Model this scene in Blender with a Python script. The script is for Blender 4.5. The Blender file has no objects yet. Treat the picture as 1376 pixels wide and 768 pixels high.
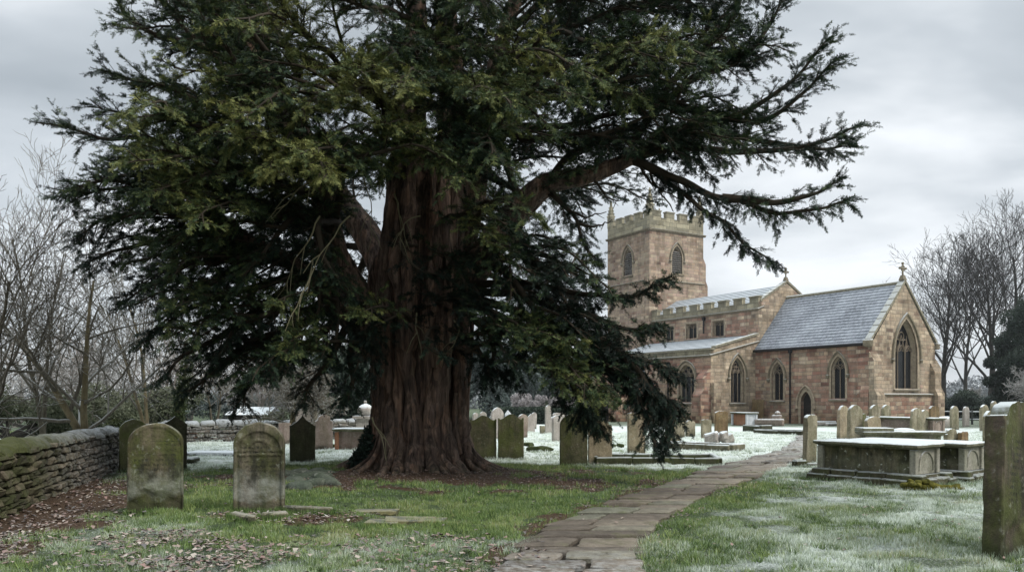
import bpy, math, random
import numpy as np
from mathutils import Vector, Matrix, noise, geometry
random.seed(7); RNG = np.random.default_rng(11)
SC = bpy.context.scene; COL = SC.collection
F, HZ, CX, EYE = 1070.0, 535.0, 688.0, 1.6
PI = math.pi
def P(px, py, Y): return Vector(((px-CX)/F*Y, Y, EYE-(py-HZ)/F*Y))
def G(px, py):
    Y = F*EYE/(py-HZ); return Vector(((px-CX)/F*Y, Y, 0))
def rnd(a, b): return random.uniform(a, b)
def sstep(a, b, x):
    t = np.clip((x-a)/(b-a), 0, 1); return t*t*(3-2*t)
# ---------------------------------------------------------------- mesh builder
class MB:
    def __init__(s): s.v = []; s.f = []; s.t = []; s.tint = 0.5
    def add(s, vs, fs):
        b = len(s.v); s.v.extend([tuple(p) for p in vs]); s.t.extend([s.tint]*len(vs))
        s.f.extend([tuple(b+i for i in f) for f in fs])
    def box(s, x0, x1, y0, y1, z0, z1):
        s.add([(x0,y0,z0),(x1,y0,z0),(x1,y1,z0),(x0,y1,z0),(x0,y0,z1),(x1,y0,z1),(x1,y1,z1),(x0,y1,z1)],
              [(0,3,2,1),(4,5,6,7),(0,1,5,4),(1,2,6,5),(2,3,7,6),(3,0,4,7)])
    def taper(s, x0, x1, y0, y1, z0, z1, dx, dy):
        s.add([(x0,y0,z0),(x1,y0,z0),(x1,y1,z0),(x0,y1,z0),(x0+dx,y0+dy,z1),(x1-dx,y0+dy,z1),(x1-dx,y1-dy,z1),(x0+dx,y1-dy,z1)],
              [(0,3,2,1),(4,5,6,7),(0,1,5,4),(1,2,6,5),(2,3,7,6),(3,0,4,7)])
    def stone(s, c, size, rz=0, jit=0.1, tilt=0.0, ch=0.16):
        # chamfered irregular block
        hx, hy, hz = size[0]/2, size[1]/2, size[2]/2; k = min(hx,hy,hz)*2*ch
        R = Matrix.Rotation(rz, 3, 'Z') @ Matrix.Rotation(rnd(-tilt,tilt), 3, 'X') @ Matrix.Rotation(rnd(-tilt,tilt), 3, 'Y')
        vs = []; idx = {}
        for sx in (-1,1):
            for sy in (-1,1):
                for sz in (-1,1):
                    o = Vector((sx*hx, sy*hy, sz*hz)) + Vector((rnd(-jit,jit)*hx, rnd(-jit,jit)*hy, rnd(-jit,jit)*hz))
                    for ax in range(3):
                        q = o.copy()
                        for b in range(3):
                            if b != ax: q[b] -= (sx,sy,sz)[b]*k
                        idx[(sx,sy,sz,ax)] = len(vs); vs.append(Vector(c)+R@q)
        fs = []
        for ax in range(3):
            a, b = [i for i in range(3) if i != ax]
            for sg in (-1,1):
                loop = []
                for (p, q) in ((-1,-1),(1,-1),(1,1),(-1,1)):
                    k3 = [0,0,0]; k3[ax] = sg; k3[a] = p; k3[b] = q; loop.append(idx[tuple(k3)+(ax,)])
                fs.append(loop if (sg > 0) == (ax != 1) else loop[::-1])
        for ax in range(3):      # edge chamfers parallel to ax
            a, b = [i for i in range(3) if i != ax]
            for p in (-1,1):
                for q in (-1,1):
                    A = [0,0,0]; A[a] = p; A[b] = q
                    A0 = A[:]; A0[ax] = -1; A1 = A[:]; A1[ax] = 1
                    loop = [idx[tuple(A0)+(a,)], idx[tuple(A1)+(a,)], idx[tuple(A1)+(b,)], idx[tuple(A0)+(b,)]]
                    if (p*q > 0) != (ax != 1): loop = loop[::-1]
                    fs.append(loop[::-1])
        for sx in (-1,1):
            for sy in (-1,1):
                for sz in (-1,1):
                    l = [idx[(sx,sy,sz,i)] for i in range(3)]
                    fs.append(l if sx*sy*sz > 0 else l[::-1])
        s.add(vs, fs)
    def tube(s, pts, rads, n=6, cap=True, rough=0):
        m = len(pts); vs = []; fs = []; up = Vector((0,0,1)); prev = None
        for i in range(m):
            t = (pts[min(i+1,m-1)]-pts[max(i-1,0)])
            if t.length < 1e-9: t = Vector((0,0,1))
            t.normalize()
            if prev is None:
                a = t.cross(Vector((0,1,0)) if abs(t.y) < .9 else Vector((1,0,0)))
            else: a = prev - t*prev.dot(t)
            if a.length < 1e-6: a = t.orthogonal()
            a.normalize(); prev = a; b = t.cross(a)
            for k in range(n):
                th = 2*PI*k/n; r = rads[i]
                if rough: r *= 1+rough*(noise.noise(Vector((math.cos(th)*1.7, math.sin(th)*1.7, i*.25))+pts[0]))
                vs.append(pts[i] + a*(math.cos(th)*r) + b*(math.sin(th)*r))
        for i in range(m-1):
            for k in range(n):
                k2 = (k+1) % n
                fs.append((i*n+k, i*n+k2, (i+1)*n+k2, (i+1)*n+k))
        if cap: fs.append(tuple(range(n))[::-1]); fs.append(tuple((m-1)*n+k for k in range(n)))
        s.add(vs, fs)
    def build(s, name, mat, parent=None, smooth=None):
        me = bpy.data.meshes.new(name); me.from_pydata(s.v, [], s.f)
        at = me.attributes.new('tint', 'FLOAT', 'POINT'); at.data.foreach_set('value', np.array(s.t, dtype=np.float32))
        me.materials.append(mat)
        if smooth is not None:
            me.polygons.foreach_set('use_smooth', [True]*len(me.polygons))
            if smooth < 170: me.set_sharp_from_angle(angle=math.radians(smooth))
        me.update()
        o = bpy.data.objects.new(name, me); COL.objects.link(o)
        if parent: o.parent = parent
        return o
def np_mesh(name, verts, k, mat, parent=None, attrs=None, smooth=False, faces=None):
    """verts (N,3); faces consecutive groups of k unless given (M,k)"""
    me = bpy.data.meshes.new(name); n = len(verts)
    if faces is None: faces = np.arange(n, dtype=np.int32).reshape(-1, k)
    m = len(faces)
    me.vertices.add(n); me.vertices.foreach_set('co', np.ascontiguousarray(verts, dtype=np.float32).ravel())
    me.loops.add(m*k); me.loops.foreach_set('vertex_index', np.ascontiguousarray(faces, dtype=np.int32).ravel())
    me.polygons.add(m); me.polygons.foreach_set('loop_start', np.arange(0, m*k, k, dtype=np.int32))
    if smooth: me.polygons.foreach_set('use_smooth', np.ones(m, dtype=bool))
    me.update(calc_edges=True)
    for kk, a in (attrs or {}).items():
        at = me.attributes.new(kk, 'FLOAT', 'POINT'); at.data.foreach_set('value', np.ascontiguousarray(a, dtype=np.float32))
    me.materials.append(mat)
    o = bpy.data.objects.new(name, me); COL.objects.link(o)
    if parent: o.parent = parent
    return o
def tag(o, label=None, cat=None, group=None, kind=None):
    if label: o['label'] = label
    if cat: o['category'] = cat
    if group: o['group'] = group
    if kind: o['kind'] = kind
    return o
def empty(name, loc=(0,0,0), rz=0, label=None, cat=None, group=None):
    o = bpy.data.objects.new(name, None); COL.objects.link(o); o.location = loc; o.rotation_euler = (0,0,rz)
    o.empty_display_size = .2
    return tag(o, label, cat, group)
def copy_tree(o, parent=None):
    c = o.copy(); COL.objects.link(c); c.parent = parent
    for ch in list(o.children): copy_tree(ch, c)
    return c
# ---------------------------------------------------------------- materials
class NT:
    def __init__(s, name):
        s.m = bpy.data.materials.new(name); s.m.use_nodes = True; s.n = s.m.node_tree.nodes; s.l = s.m.node_tree.links
        s.n.clear(); s.out = s.n.new('ShaderNodeOutputMaterial'); s.bs = s.n.new('ShaderNodeBsdfPrincipled')
        s.l.new(s.bs.outputs[0], s.out.inputs[0]); s.bs.inputs['Roughness'].default_value = .9
        s.bs.inputs['Specular IOR Level'].default_value = .25
        s.tc = s.n.new('ShaderNodeTexCoord'); s.geo = s.n.new('ShaderNodeNewGeometry')
    def new(s, t, **kw):
        x = s.n.new(t)
        for k, v in kw.items(): setattr(x, k, v)
        return x
    def set(s, sock, v):
        if isinstance(v, bpy.types.NodeSocket): s.l.new(v, sock)
        elif isinstance(v, (tuple, list)) and len(v) == 3 and sock.type == 'RGBA': sock.default_value = (*v, 1)
        else: sock.default_value = v
    def math(s, op, a, b=0.0, c=None, clamp=False):
        x = s.new('ShaderNodeMath', operation=op, use_clamp=clamp); s.set(x.inputs[0], a); s.set(x.inputs[1], b)
        if c is not None: s.set(x.inputs[2], c)
        return x.outputs[0]
    def noise(s, scale, detail=4, rough=.6, vec=None, dist=0, off=None):
        x = s.new('ShaderNodeTexNoise'); x.inputs['Scale'].default_value = scale; x.inputs['Detail'].default_value = detail
        x.inputs['Roughness'].default_value = rough; x.inputs['Distortion'].default_value = dist
        s.l.new(vec if vec is not None else s.tc.outputs['Object'], x.inputs['Vector']); return x.outputs['Fac']
    def mapv(s, vec, scale=(1,1,1), loc=(0,0,0)):
        x = s.new('ShaderNodeMapping'); x.inputs['Scale'].default_value = scale; x.inputs['Location'].default_value = loc
        s.l.new(vec, x.inputs['Vector']); return x.outputs[0]
    def ramp(s, fac, stops, interp='LINEAR'):
        x = s.new('ShaderNodeValToRGB'); x.color_ramp.interpolation = interp; e = x.color_ramp.elements
        while len(e) < len(stops): e.new(.5)
        for el, (p, c) in zip(e, stops):
            el.position = p; el.color = (c, c, c, 1) if isinstance(c, (int, float)) else (*c, 1)
        s.l.new(fac, x.inputs[0]); return x.outputs[0]
    def mix(s, fac, a, b, mode='MIX'):
        x = s.new('ShaderNodeMix', data_type='RGBA', blend_type=mode); s.set(x.inputs[0], fac); s.set(x.inputs[6], a); s.set(x.inputs[7], b)
        return x.outputs[2]
    def attr(s, name):
        x = s.new('ShaderNodeAttribute', attribute_name=name); return x.outputs['Fac']
    def nz(s):
        x = s.new('ShaderNodeSeparateXYZ'); s.l.new(s.geo.outputs['Normal'], x.inputs[0]); return x.outputs[2]
    def xyz(s, vec):
        x = s.new('ShaderNodeSeparateXYZ'); s.l.new(vec, x.inputs[0]); return x.outputs
    def obj_random(s):
        return s.new('ShaderNodeObjectInfo').outputs['Random']
    def bump(s, h, strength=.5, dist=.02, normal=None):
        x = s.new('ShaderNodeBump'); x.inputs['Strength'].default_value = strength; x.inputs['Distance'].default_value = dist
        s.l.new(h, x.inputs['Height'])
        if normal is not None: s.l.new(normal, x.inputs['Normal'])
        s.l.new(x.outputs[0], s.bs.inputs['Normal']); return x.outputs[0]
    def done(s, col, rough=None):
        s.set(s.bs.inputs['Base Color'], col)
        if rough is not None: s.set(s.bs.inputs['Roughness'], rough)
        return s.m
FROST = (.62, .66, .67)
def m_ashlar(name, bw, bh, pal, mortar=(.20,.17,.14), grime=.5, mort_w=.04, mul=(1,1,1)):
    t = NT(name); o = t.tc.outputs['Object']; X, Y, Z = t.xyz(o); NX, NY, NZ = t.xyz(t.tc.outputs['Normal'])
    side = t.math('GREATER_THAN', t.math('ABSOLUTE', NX), .6)
    u = t.math('ADD', t.math('MULTIPLY', X, t.math('SUBTRACT', 1.0, side)), t.math('MULTIPLY', Y, side))
    wob = t.math('MULTIPLY', t.math('SUBTRACT', t.noise(.8, 2), .5), .10)
    v = t.math('DIVIDE', t.math('ADD', Z, wob), bh); row = t.math('FLOOR', v)
    wn = t.new('ShaderNodeTexWhiteNoise', noise_dimensions='1D'); t.l.new(row, wn.inputs['W'])
    wdt = t.math('MULTIPLY_ADD', wn.outputs['Value'], bw*1.1, bw*.7)
    uu = t.math('ADD', t.math('DIVIDE', u, wdt), t.math('MULTIPLY', wn.outputs['Value'], 13.7)); cell = t.math('FLOOR', uu)
    cv = t.new('ShaderNodeCombineXYZ'); t.l.new(cell, cv.inputs[0]); t.l.new(row, cv.inputs[1]); t.l.new(side, cv.inputs[2])
    w2 = t.new('ShaderNodeTexWhiteNoise', noise_dimensions='3D'); t.l.new(cv.outputs[0], w2.inputs['Vector'])
    big = t.noise(.35, 3, .6)
    pick = t.math('ADD', t.math('MULTIPLY', w2.outputs['Value'], .60), t.math('MULTIPLY', t.math('SUBTRACT', big, .32), 1.1), clamp=True)
    n = len(pal); col = t.ramp(pick, [((i+.5)/n, c) for i, c in enumerate(pal)])
    w3 = t.new('ShaderNodeTexWhiteNoise', noise_dimensions='3D'); t.l.new(t.mapv(cv.outputs[0], (1,1,1), (7.3,3.1,1)), w3.inputs['Vector'])
    col = t.mix(1.0, col, t.ramp(w3.outputs['Value'], [(0,.74),(.8,1.08),(1,1.30)]), 'MULTIPLY')
    fu = t.math('FRACT', uu); fv = t.math('FRACT', v)
    eu = t.math('MULTIPLY', t.math('MINIMUM', fu, t.math('SUBTRACT', 1.0, fu)), wdt)
    ev = t.math('MULTIPLY', t.math('MINIMUM', fv, t.math('SUBTRACT', 1.0, fv)), bh)
    e = t.math('MINIMUM', eu, ev)
    e = t.math('ADD', e, t.math('MULTIPLY', t.math('SUBTRACT', t.noise(9, 3), .5), .03))
    mm = t.ramp(e, [(0,1.0),(mort_w,0.0)])
    col = t.mix(1.0, col, mul, 'MULTIPLY'); col = t.mix(mm, col, mortar)
    col = t.mix(t.math('MULTIPLY', t.ramp(t.noise(1.1, 7, .72), [(.45,0.),(.72,1.)]), grime), col, t.mix(1.0, col, (.38,.36,.33), 'MULTIPLY'))
    st = t.noise(1.0, 4, .6, t.mapv(o, (2.5,2.5,.25)))
    col = t.mix(t.math('MULTIPLY', t.ramp(st, [(.52,0.),(.75,1.)]), grime*.7), col, (.10,.095,.075))
    fine = t.noise(14, 5, .7)
    col = t.mix(.5, col, t.mix(1.0, col, t.ramp(fine, [(.3,.6),(.7,1.35)]), 'MULTIPLY'))
    lowd = t.ramp(t.math('ADD', Z, t.math('MULTIPLY', t.math('SUBTRACT', t.noise(1.3, 5, .7), .5), 1.6)), [(.1,.75),(.95,0.)]); col = t.mix(lowd, col, t.mix(1.0, col, (.50,.52,.40), 'MULTIPLY'))
    for zt, dp in ((4.85, 1.4), (7.55, 1.2), (14.9, 2.2), (10.95, 1.5), (2.0, 1.2)):      # run-off staining under eaves and strings
        dz = t.math('DIVIDE', t.math('SUBTRACT', zt, Z), dp); band = t.math('MULTIPLY', t.math('GREATER_THAN', dz, 0.0), t.math('SUBTRACT', 1.0, dz, clamp=True), clamp=True)
        sk = t.ramp(t.noise(1.0, 4, .65, t.mapv(o, (3.2,3.2,.35), (zt,zt,0))), [(.42,0.),(.66,1.)]); col = t.mix(t.math('MULTIPLY', t.math('MULTIPLY', band, sk), .65*grime), col, t.mix(1.0, col, (.33,.34,.30), 'MULTIPLY'))
    h = t.math('ADD', t.math('MULTIPLY', mm, -1.0), t.math('MULTIPLY', fine, .6)); t.bump(h, .6, .03)
    return t.done(col)
def m_stone(name, base, base2, moss=.3, dark=.3, frost=.6, mosscol=(.07,.085,.02), lichen=.3, text=False, low=.35, pale=0.0):
    t = NT(name); o = t.tc.outputs['Object']; X, Y, Z = t.xyz(o); rn = t.obj_random()
    off = t.new('ShaderNodeCombineXYZ'); t.l.new(t.math('MULTIPLY', rn, 37.0), off.inputs[0]); t.l.new(t.math('MULTIPLY', rn, 19.0), off.inputs[1])
    va = t.new('ShaderNodeVectorMath', operation='ADD'); t.l.new(o, va.inputs[0]); t.l.new(off.outputs[0], va.inputs[1]); v = va.outputs[0]
    col = t.mix(t.ramp(t.noise(2.2, 5, .65, v), [(.35,0.),(.65,1.)]), base, base2)
    col = t.mix(1.0, col, t.ramp(t.noise(28, 5, .75, v), [(.25,.55),(.75,1.4)]), 'MULTIPLY')
    stk = t.noise(1.0, 5, .65, t.mapv(v, (9,9,.9)))
    col = t.mix(t.math('MULTIPLY', t.ramp(stk, [(.46,0.),(.66,1.)]), dark), col, (.022,.022,.015))
    dk = t.math('MULTIPLY', t.ramp(t.noise(1.7, 4, .6, t.mapv(v,(1,1,1),(4,4,4))), [(.45,0.),(.62,1.)]), dark)
    col = t.mix(dk, col, t.mix(1.0, col, (.32,.31,.26), 'MULTIPLY'))
    ms = t.math('MULTIPLY', t.ramp(t.noise(2.0, 6, .7, t.mapv(v, (1.4,1.4,.7), (9,2,5))), [(.40,0.),(.62,1.)]), moss)
    col = t.mix(ms, col, t.mix(t.noise(30, 3, .6, v), tuple(c*.5 for c in mosscol), tuple(c*1.7 for c in mosscol)))
    li = t.math('MULTIPLY', t.ramp(t.noise(11, 4, .6, t.mapv(v,(1,1,1),(3,8,1))), [(.60,0.),(.68,1.)]), lichen)
    col = t.mix(li, col, (.42,.43,.36))
    if pale:      # scoured pale band above the foot
        bz = t.math('ADD', Z, t.math('MULTIPLY', t.math('SUBTRACT', t.noise(4.5, 4, .6, v), .5), .45))
        pb = t.ramp(bz, [(.16,0.),(.24,1.),(.42,1.),(.60,0.)]); col = t.mix(t.math('MULTIPLY', t.math('MULTIPLY', pb, t.ramp(t.noise(6,5,.75,v),[(.35,.2),(.6,1.)])), pale), col, (.30,.31,.27))
        hb = t.ramp(bz, [(.36,0.),(.50,1.),(.66,1.),(.95,0.)]); col = t.mix(t.math('MULTIPLY', t.math('MULTIPLY', hb, t.ramp(t.noise(3.2,4,.6,t.mapv(v,(1.6,1.6,.9),(5,1,2))),[(.44,0.),(.58,1.)])), .8), col, (.022,.022,.015))
    lowm = t.ramp(t.math('ADD', Z, t.math('MULTIPLY', t.math('SUBTRACT', t.noise(5, 3, .6, v), .5), .5)), [(0.0,1.0),(low,0.0)])
    col = t.mix(t.math('MULTIPLY', lowm, .7), col, (.030,.035,.018))
    nz = t.nz()
    fr = t.math('MULTIPLY', t.ramp(t.math('ADD', nz, t.math('MULTIPLY', t.math('SUBTRACT', t.noise(9, 4, .7, v), .5), .7)), [(.45,0.),(.85,1.)]), frost)
    col = t.mix(fr, col, FROST)
    h = t.math('ADD', t.noise(22, 6, .7, v), t.math('MULTIPLY', t.noise(5, 4, .6, v), 1.2))
    if text:
        rows = t.math('GREATER_THAN', t.math('FRACT', t.math('MULTIPLY', Z, 15.0)), .52)
        ch = t.math('GREATER_THAN', t.noise(1.0, 1, .5, t.mapv(v, (55, 1, 28))), .47)
        reg = t.math('MULTIPLY', t.math('GREATER_THAN', Z, text[0]), t.math('LESS_THAN', Z, text[1]))
        reg = t.math('MULTIPLY', reg, t.math('LESS_THAN', t.math('ABSOLUTE', X), text[2]))
        tm = t.math('MULTIPLY', t.math('MULTIPLY', rows, ch), reg)
        tm = t.math('MULTIPLY', tm, t.ramp(t.noise(3.0, 3, .6, v), [(.42,0.),(.6,1.)]))
        col = t.mix(t.math('MULTIPLY', tm, .7), col, (.02,.02,.015)); h = t.math('SUBTRACT', h, t.math('MULTIPLY', tm, 1.0))
    t.bump(h, .8, .018)
    return t.done(col)
def m_plain(name, col, rough=.8, var=.3, sc=6, frost=0):
    t = NT(name); c = t.mix(1.0, col, t.ramp(t.noise(sc, 5, .7), [(.3,1-var),(.7,1+var)]), 'MULTIPLY')
    if frost:
        c = t.mix(t.math('MULTIPLY', t.ramp(t.math('ADD', t.nz(), t.math('MULTIPLY', t.noise(8,4,.7), .4)), [(.6,0.),(.95,1.)]), frost), c, FROST)
    t.bump(t.noise(sc*4, 4, .7), .4, .01); return t.done(c, rough)
def m_wood(name, c1, c2, frost=0., sc=(30,30,3), bumpd=.02):
    t = NT(name); o = t.tc.outputs['Object']; n = t.noise(1.0, 5, .7, t.mapv(o, sc))
    c = t.ramp(n, [(.35, c1), (.68, c2)])
    c = t.mix(t.ramp(t.noise(2.5, 4, .6), [(.4,.0),(.7,.6)]), c, tuple(x*.45 for x in c1))
    if frost:
        c = t.mix(t.math('MULTIPLY', t.ramp(t.nz(), [(.3,0.),(.9,1.)]), frost), c, (.5,.53,.52))
    t.bump(n, .9, bumpd); return t.done(c)
def m_leaf(name, stops, rough=.6, trans=.15, frost=0.):
    t = NT(name); a = t.attr('tint'); c = t.ramp(a, stops)
    if frost:
        c = t.mix(t.math('MULTIPLY', t.ramp(t.math('ABSOLUTE', t.nz()), [(.3,0.),(1.,1.)]), frost), c, FROST)
    t.done(c, rough); t.bs.inputs['Specular IOR Level'].default_value = .3
    if trans:
        tr = t.new('ShaderNodeBsdfTranslucent'); t.l.new(c, tr.inputs[0]); mx = t.new('ShaderNodeMixShader'); mx.inputs[0].default_value = trans
        t.l.new(t.bs.outputs[0], mx.inputs[1]); t.l.new(tr.outputs[0], mx.inputs[2]); t.l.new(mx.outputs[0], t.out.inputs[0])
    return t.m
# ---------------------------------------------------------------- world, sun, camera
w = bpy.data.worlds.new("World"); SC.world = w; w.use_nodes = True; nt = w.node_tree; nt.nodes.clear()
o_ = nt.nodes.new('ShaderNodeOutputWorld'); bg = nt.nodes.new('ShaderNodeBackground'); nt.links.new(bg.outputs[0], o_.inputs[0])
sky = nt.nodes.new('ShaderNodeTexSky'); sky.sky_type = 'NISHITA'; sky.sun_disc = False
SUN_EL, SUN_ROT = math.radians(42), math.radians(118)     # behind the camera to the right
sky.sun_elevation = SUN_EL; sky.sun_rotation = SUN_ROT
tc = nt.nodes.new('ShaderNodeTexCoord'); sp = nt.nodes.new('ShaderNodeSeparateXYZ'); nt.links.new(tc.outputs['Generated'], sp.inputs[0])
def wm(op, a, b, clamp=False):
    x = nt.nodes.new('ShaderNodeMath'); x.operation = op; x.use_clamp = clamp
    for i, q in enumerate((a, b)):
        if isinstance(q, (int, float)): x.inputs[i].default_value = q
        else: nt.links.new(q, x.inputs[i])
    return x.outputs[0]
zz = wm('ADD', wm('MAXIMUM', sp.outputs[2], 0.0), .30)
cb = nt.nodes.new('ShaderNodeCombineXYZ'); nt.links.new(wm('DIVIDE', sp.outputs[0], zz), cb.inputs[0]); nt.links.new(wm('DIVIDE', sp.outputs[1], zz), cb.inputs[1])
cb.inputs[2].default_value = 3.3
def wnoise(sc, det, ro, dist, loc):
    mp = nt.nodes.new('ShaderNodeMapping'); mp.inputs['Location'].default_value = loc; mp.inputs['Rotation'].default_value = (0,0,.5); mp.inputs['Scale'].default_value = (1,1.5,1)
    nt.links.new(cb.outputs[0], mp.inputs[0])
    x = nt.nodes.new('ShaderNodeTexNoise'); x.inputs['Scale'].default_value = sc; x.inputs['Detail'].default_value = det
    x.inputs['Roughness'].default_value = ro; x.inputs['Distortion'].default_value = dist; nt.links.new(mp.outputs[0], x.inputs['Vector']); return x.outputs['Fac']
n1 = wnoise(1.0, 5, .48, .4, (2.212,4.352,0)); n2 = wnoise(3.2, 4, .5, .2, (0,5,0))
cl = wm('ADD', wm('MULTIPLY', n1, .8), wm('MULTIPLY', n2, .2))
rp = nt.nodes.new('ShaderNodeValToRGB'); nt.links.new(cl, rp.inputs[0])
e = rp.color_ramp.elements; e[0].position = .38; e[0].color = (.285,.318,.345,1); e[1].position = .66; e[1].color = (.74,.765,.785,1)
x = e.new(.51); x.color = (.43,.465,.495,1)
hz = nt.nodes.new('ShaderNodeMix'); hz.data_type = 'RGBA'
hf = nt.nodes.new('ShaderNodeMapRange'); hf.inputs['From Min'].default_value = .38; hf.inputs['From Max'].default_value = 0.0; nt.links.new(sp.outputs[2], hf.inputs[0]); hf.clamp = True
hfm = wm('MULTIPLY', hf.outputs[0], .42)
nt.links.new(hfm, hz.inputs[0]); nt.links.new(rp.outputs[0], hz.inputs[6]); hz.inputs[7].default_value = (.54,.57,.605,1)
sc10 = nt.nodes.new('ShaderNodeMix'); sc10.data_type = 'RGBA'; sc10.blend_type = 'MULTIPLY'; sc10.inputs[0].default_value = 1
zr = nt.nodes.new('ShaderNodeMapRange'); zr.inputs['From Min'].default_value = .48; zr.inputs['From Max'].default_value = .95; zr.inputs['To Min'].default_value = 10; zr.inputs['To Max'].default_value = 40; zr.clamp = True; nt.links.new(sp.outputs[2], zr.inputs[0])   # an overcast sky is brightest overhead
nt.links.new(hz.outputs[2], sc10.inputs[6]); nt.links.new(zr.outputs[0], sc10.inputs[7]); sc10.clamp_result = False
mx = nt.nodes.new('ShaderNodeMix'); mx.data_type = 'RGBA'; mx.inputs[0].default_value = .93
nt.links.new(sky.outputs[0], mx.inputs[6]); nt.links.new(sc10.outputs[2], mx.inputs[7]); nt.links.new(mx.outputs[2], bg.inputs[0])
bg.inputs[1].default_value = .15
sl = bpy.data.lights.new('sun', 'SUN'); sl.energy = 2.7; sl.angle = math.radians(20); sl.color = (1,.96,.9)
so = bpy.data.objects.new('sun', sl); COL.objects.link(so)
sd = Vector((math.sin(SUN_ROT)*math.cos(SUN_EL), math.cos(SUN_ROT)*math.cos(SUN_EL), math.sin(SUN_EL)))
so.rotation_euler = sd.to_track_quat('Z', 'Y').to_euler(); so.location = (20,-20,30)
cam = bpy.data.cameras.new('camera'); co = bpy.data.objects.new('camera', cam); COL.objects.link(co); SC.camera = co
co.location = (0,0,EYE); co.rotation_euler = (PI/2,0,0); cam.sensor_width = 36; cam.lens = F/1376*36; cam.shift_y = (HZ-384)/1376
cam.clip_end = 3000; cam.clip_start = .05
SC.view_settings.view_transform = 'Standard'; SC.view_settings.look = 'None'; SC.view_settings.exposure = 0
SC.render.engine = 'CYCLES'; cy = SC.cycles; cy.max_bounces = 5; cy.diffuse_bounces = 3; cy.glossy_bounces = 2; cy.transmission_bounces = 2; cy.transparent_max_bounces = 4
cy.use_denoising = True; cy.sample_clamp_indirect = 4; cy.volume_bounces = 0
# ---------------------------------------------------------------- ground
def vnoise(x, y, s, seed=0):
    """cheap value noise, numpy"""
    x = x*s+seed*17.3; y = y*s+seed*9.1; xi = np.floor(x).astype(np.int64); yi = np.floor(y).astype(np.int64); fx = x-xi; fy = y-yi
    fx = fx*fx*(3-2*fx); fy = fy*fy*(3-2*fy)
    def h(a, b):
        n = (a*374761393 + b*668265263 + seed*1013) & 0x7fffffff; n = ((n ^ (n >> 13))*1274126177) & 0x7fffffff
        return ((n ^ (n >> 16)) & 0xffff)/65535.0
    return (h(xi,yi)*(1-fx)+h(xi+1,yi)*fx)*(1-fy)+(h(xi,yi+1)*(1-fx)+h(xi+1,yi+1)*fx)*fy
def fbm(x, y, s, seed=0, o=3):
    r = 0; a = .5
    for i in range(o): r = r+a*vnoise(x, y, s*2**i, seed+i); a *= .5
    return r/(1-.5**o)
PL = [(655,768),(690,735),(722,711),(800,682),(880,654),(945,630),(1003,616),(1050,604),(1066,594),(1072,585),(1074,578)]
PR = [(862,768),(857,740),(868,716),(905,690),(958,662),(1012,641),(1062,622),(1090,608),(1092,596),(1090,586),(1088,578)]
pl = [G(*p) for p in PL]; pr = [G(*p) for p in PR]
pl = [pl[0]+(pl[0]-pl[1])*2.2]+pl; pr = [pr[0]+(pr[0]-pr[1])*2.2]+pr
def edge_x(lst, Y): return np.interp(Y, [p.y for p in lst], [p.x for p in lst])
def path_mask(x, y, grow=0.0):
    a = edge_x(pl, y)-grow; b = edge_x(pr, y)+grow
    return ((x > a) & (x < b) & (y < pl[-1].y)).astype(float)
def path_dist(x, y):
    a = edge_x(pl, y); b = edge_x(pr, y); d = np.maximum(a-x, x-b); return np.where(y < pl[-1].y, d, 99)
def frost_f(x, y):
    e = np.sqrt(((x+1.3)/6.6)**2+((y-14.2)/5.4)**2)+(fbm(x,y,.7,3)-.5)*.55
    out = sstep(.80, 1.12, e)
    base = .26+.72*sstep(16, 21.5, y)+.20*sstep(.5,3.5,x)*(1-sstep(16,21.5,y))
    base = base*(1-.75*sstep(44, 50, y+.2*x)*(x > 4))
    base = base*(1-.85*sstep(31, 34, y)*(x < -2.5))
    f = out*base*((.42+1.05*sstep(.25,.75,.6*fbm(x,y,1.1,5)+.4*fbm(x,y,3.6,35)))*(1-.6*sstep(17,22,y))+.72*sstep(17,22,y))
    return np.clip(f+.07, 0, 1)
def litter_f(x, y):
    e = np.sqrt(((x+1.2)/3.7)**2+((y-15.6)/1.8)**2)+(fbm(x,y,1.7,8,4)-.53)*1.9
    a = 1-sstep(.65, 1.15, e)
    wx = -6.2-(y-8)*.24                         # by the left wall
    b = (1-sstep(.7, 2.3, (x-wx)+(fbm(x,y,1.2,9)-.5)*2.8))*(y < 19)*(1-.75*sstep(14,17.5,y))
    side = 1-.75*(x > (edge_x(pl,y)+edge_x(pr,y))/2)
    c = (1-sstep(.10, .48, np.abs(path_dist(x,y))+(fbm(x,y,1.6,4)-.45)*.9))*(y < 15)*.9*side*sstep(.30,.55,fbm(x,y,1.1,77)+.1*(side>.9))
    g2 = np.sqrt(((x+3.0)/1.25)**2+((y-10.6)/.55)**2)+(fbm(x,y,2.5,2)-.5)*.8
    d = (1-sstep(.7,1.0,g2))*.8
    return np.clip(np.maximum.reduce([a,b,c,d]), 0, 1)
def gz(x, y):
    near = 1-sstep(30, 60, y)
    z = (fbm(x,y,.35,1)-.5)*.14*near + ((fbm(x,y,2.2,6)-.5)*.075+(fbm(x,y,6.5,16)-.5)*.035)*near
    pd = path_dist(x,y); z = np.where(pd < .25, z*np.clip(pd/.25,0,1)-.035*(1-np.clip(pd/.12,0,1)), z)
    z = z + .10*np.exp(-(((x+1.9)/2.6)**2+((y-17.2)/2.6)**2))
    return z
def gz1(x, y): return float(gz(np.array([x],float), np.array([y],float))[0])
def axis(segs):
    out = []
    for a, b, n in segs: out.extend(np.linspace(a, b, n, endpoint=False))
    return np.array(out+[segs[-1][1]])
xs = axis([(-1200,-120,10),(-120,-24,24),(-24,-10,40),(-10,9,280),(9,26,90),(26,120,30),(120,1200,10)])
ys = axis([(-60,4,12),(4,7,12),(7,14,150),(14,24,120),(24,50,100),(50,120,30),(120,1500,12)])
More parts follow.
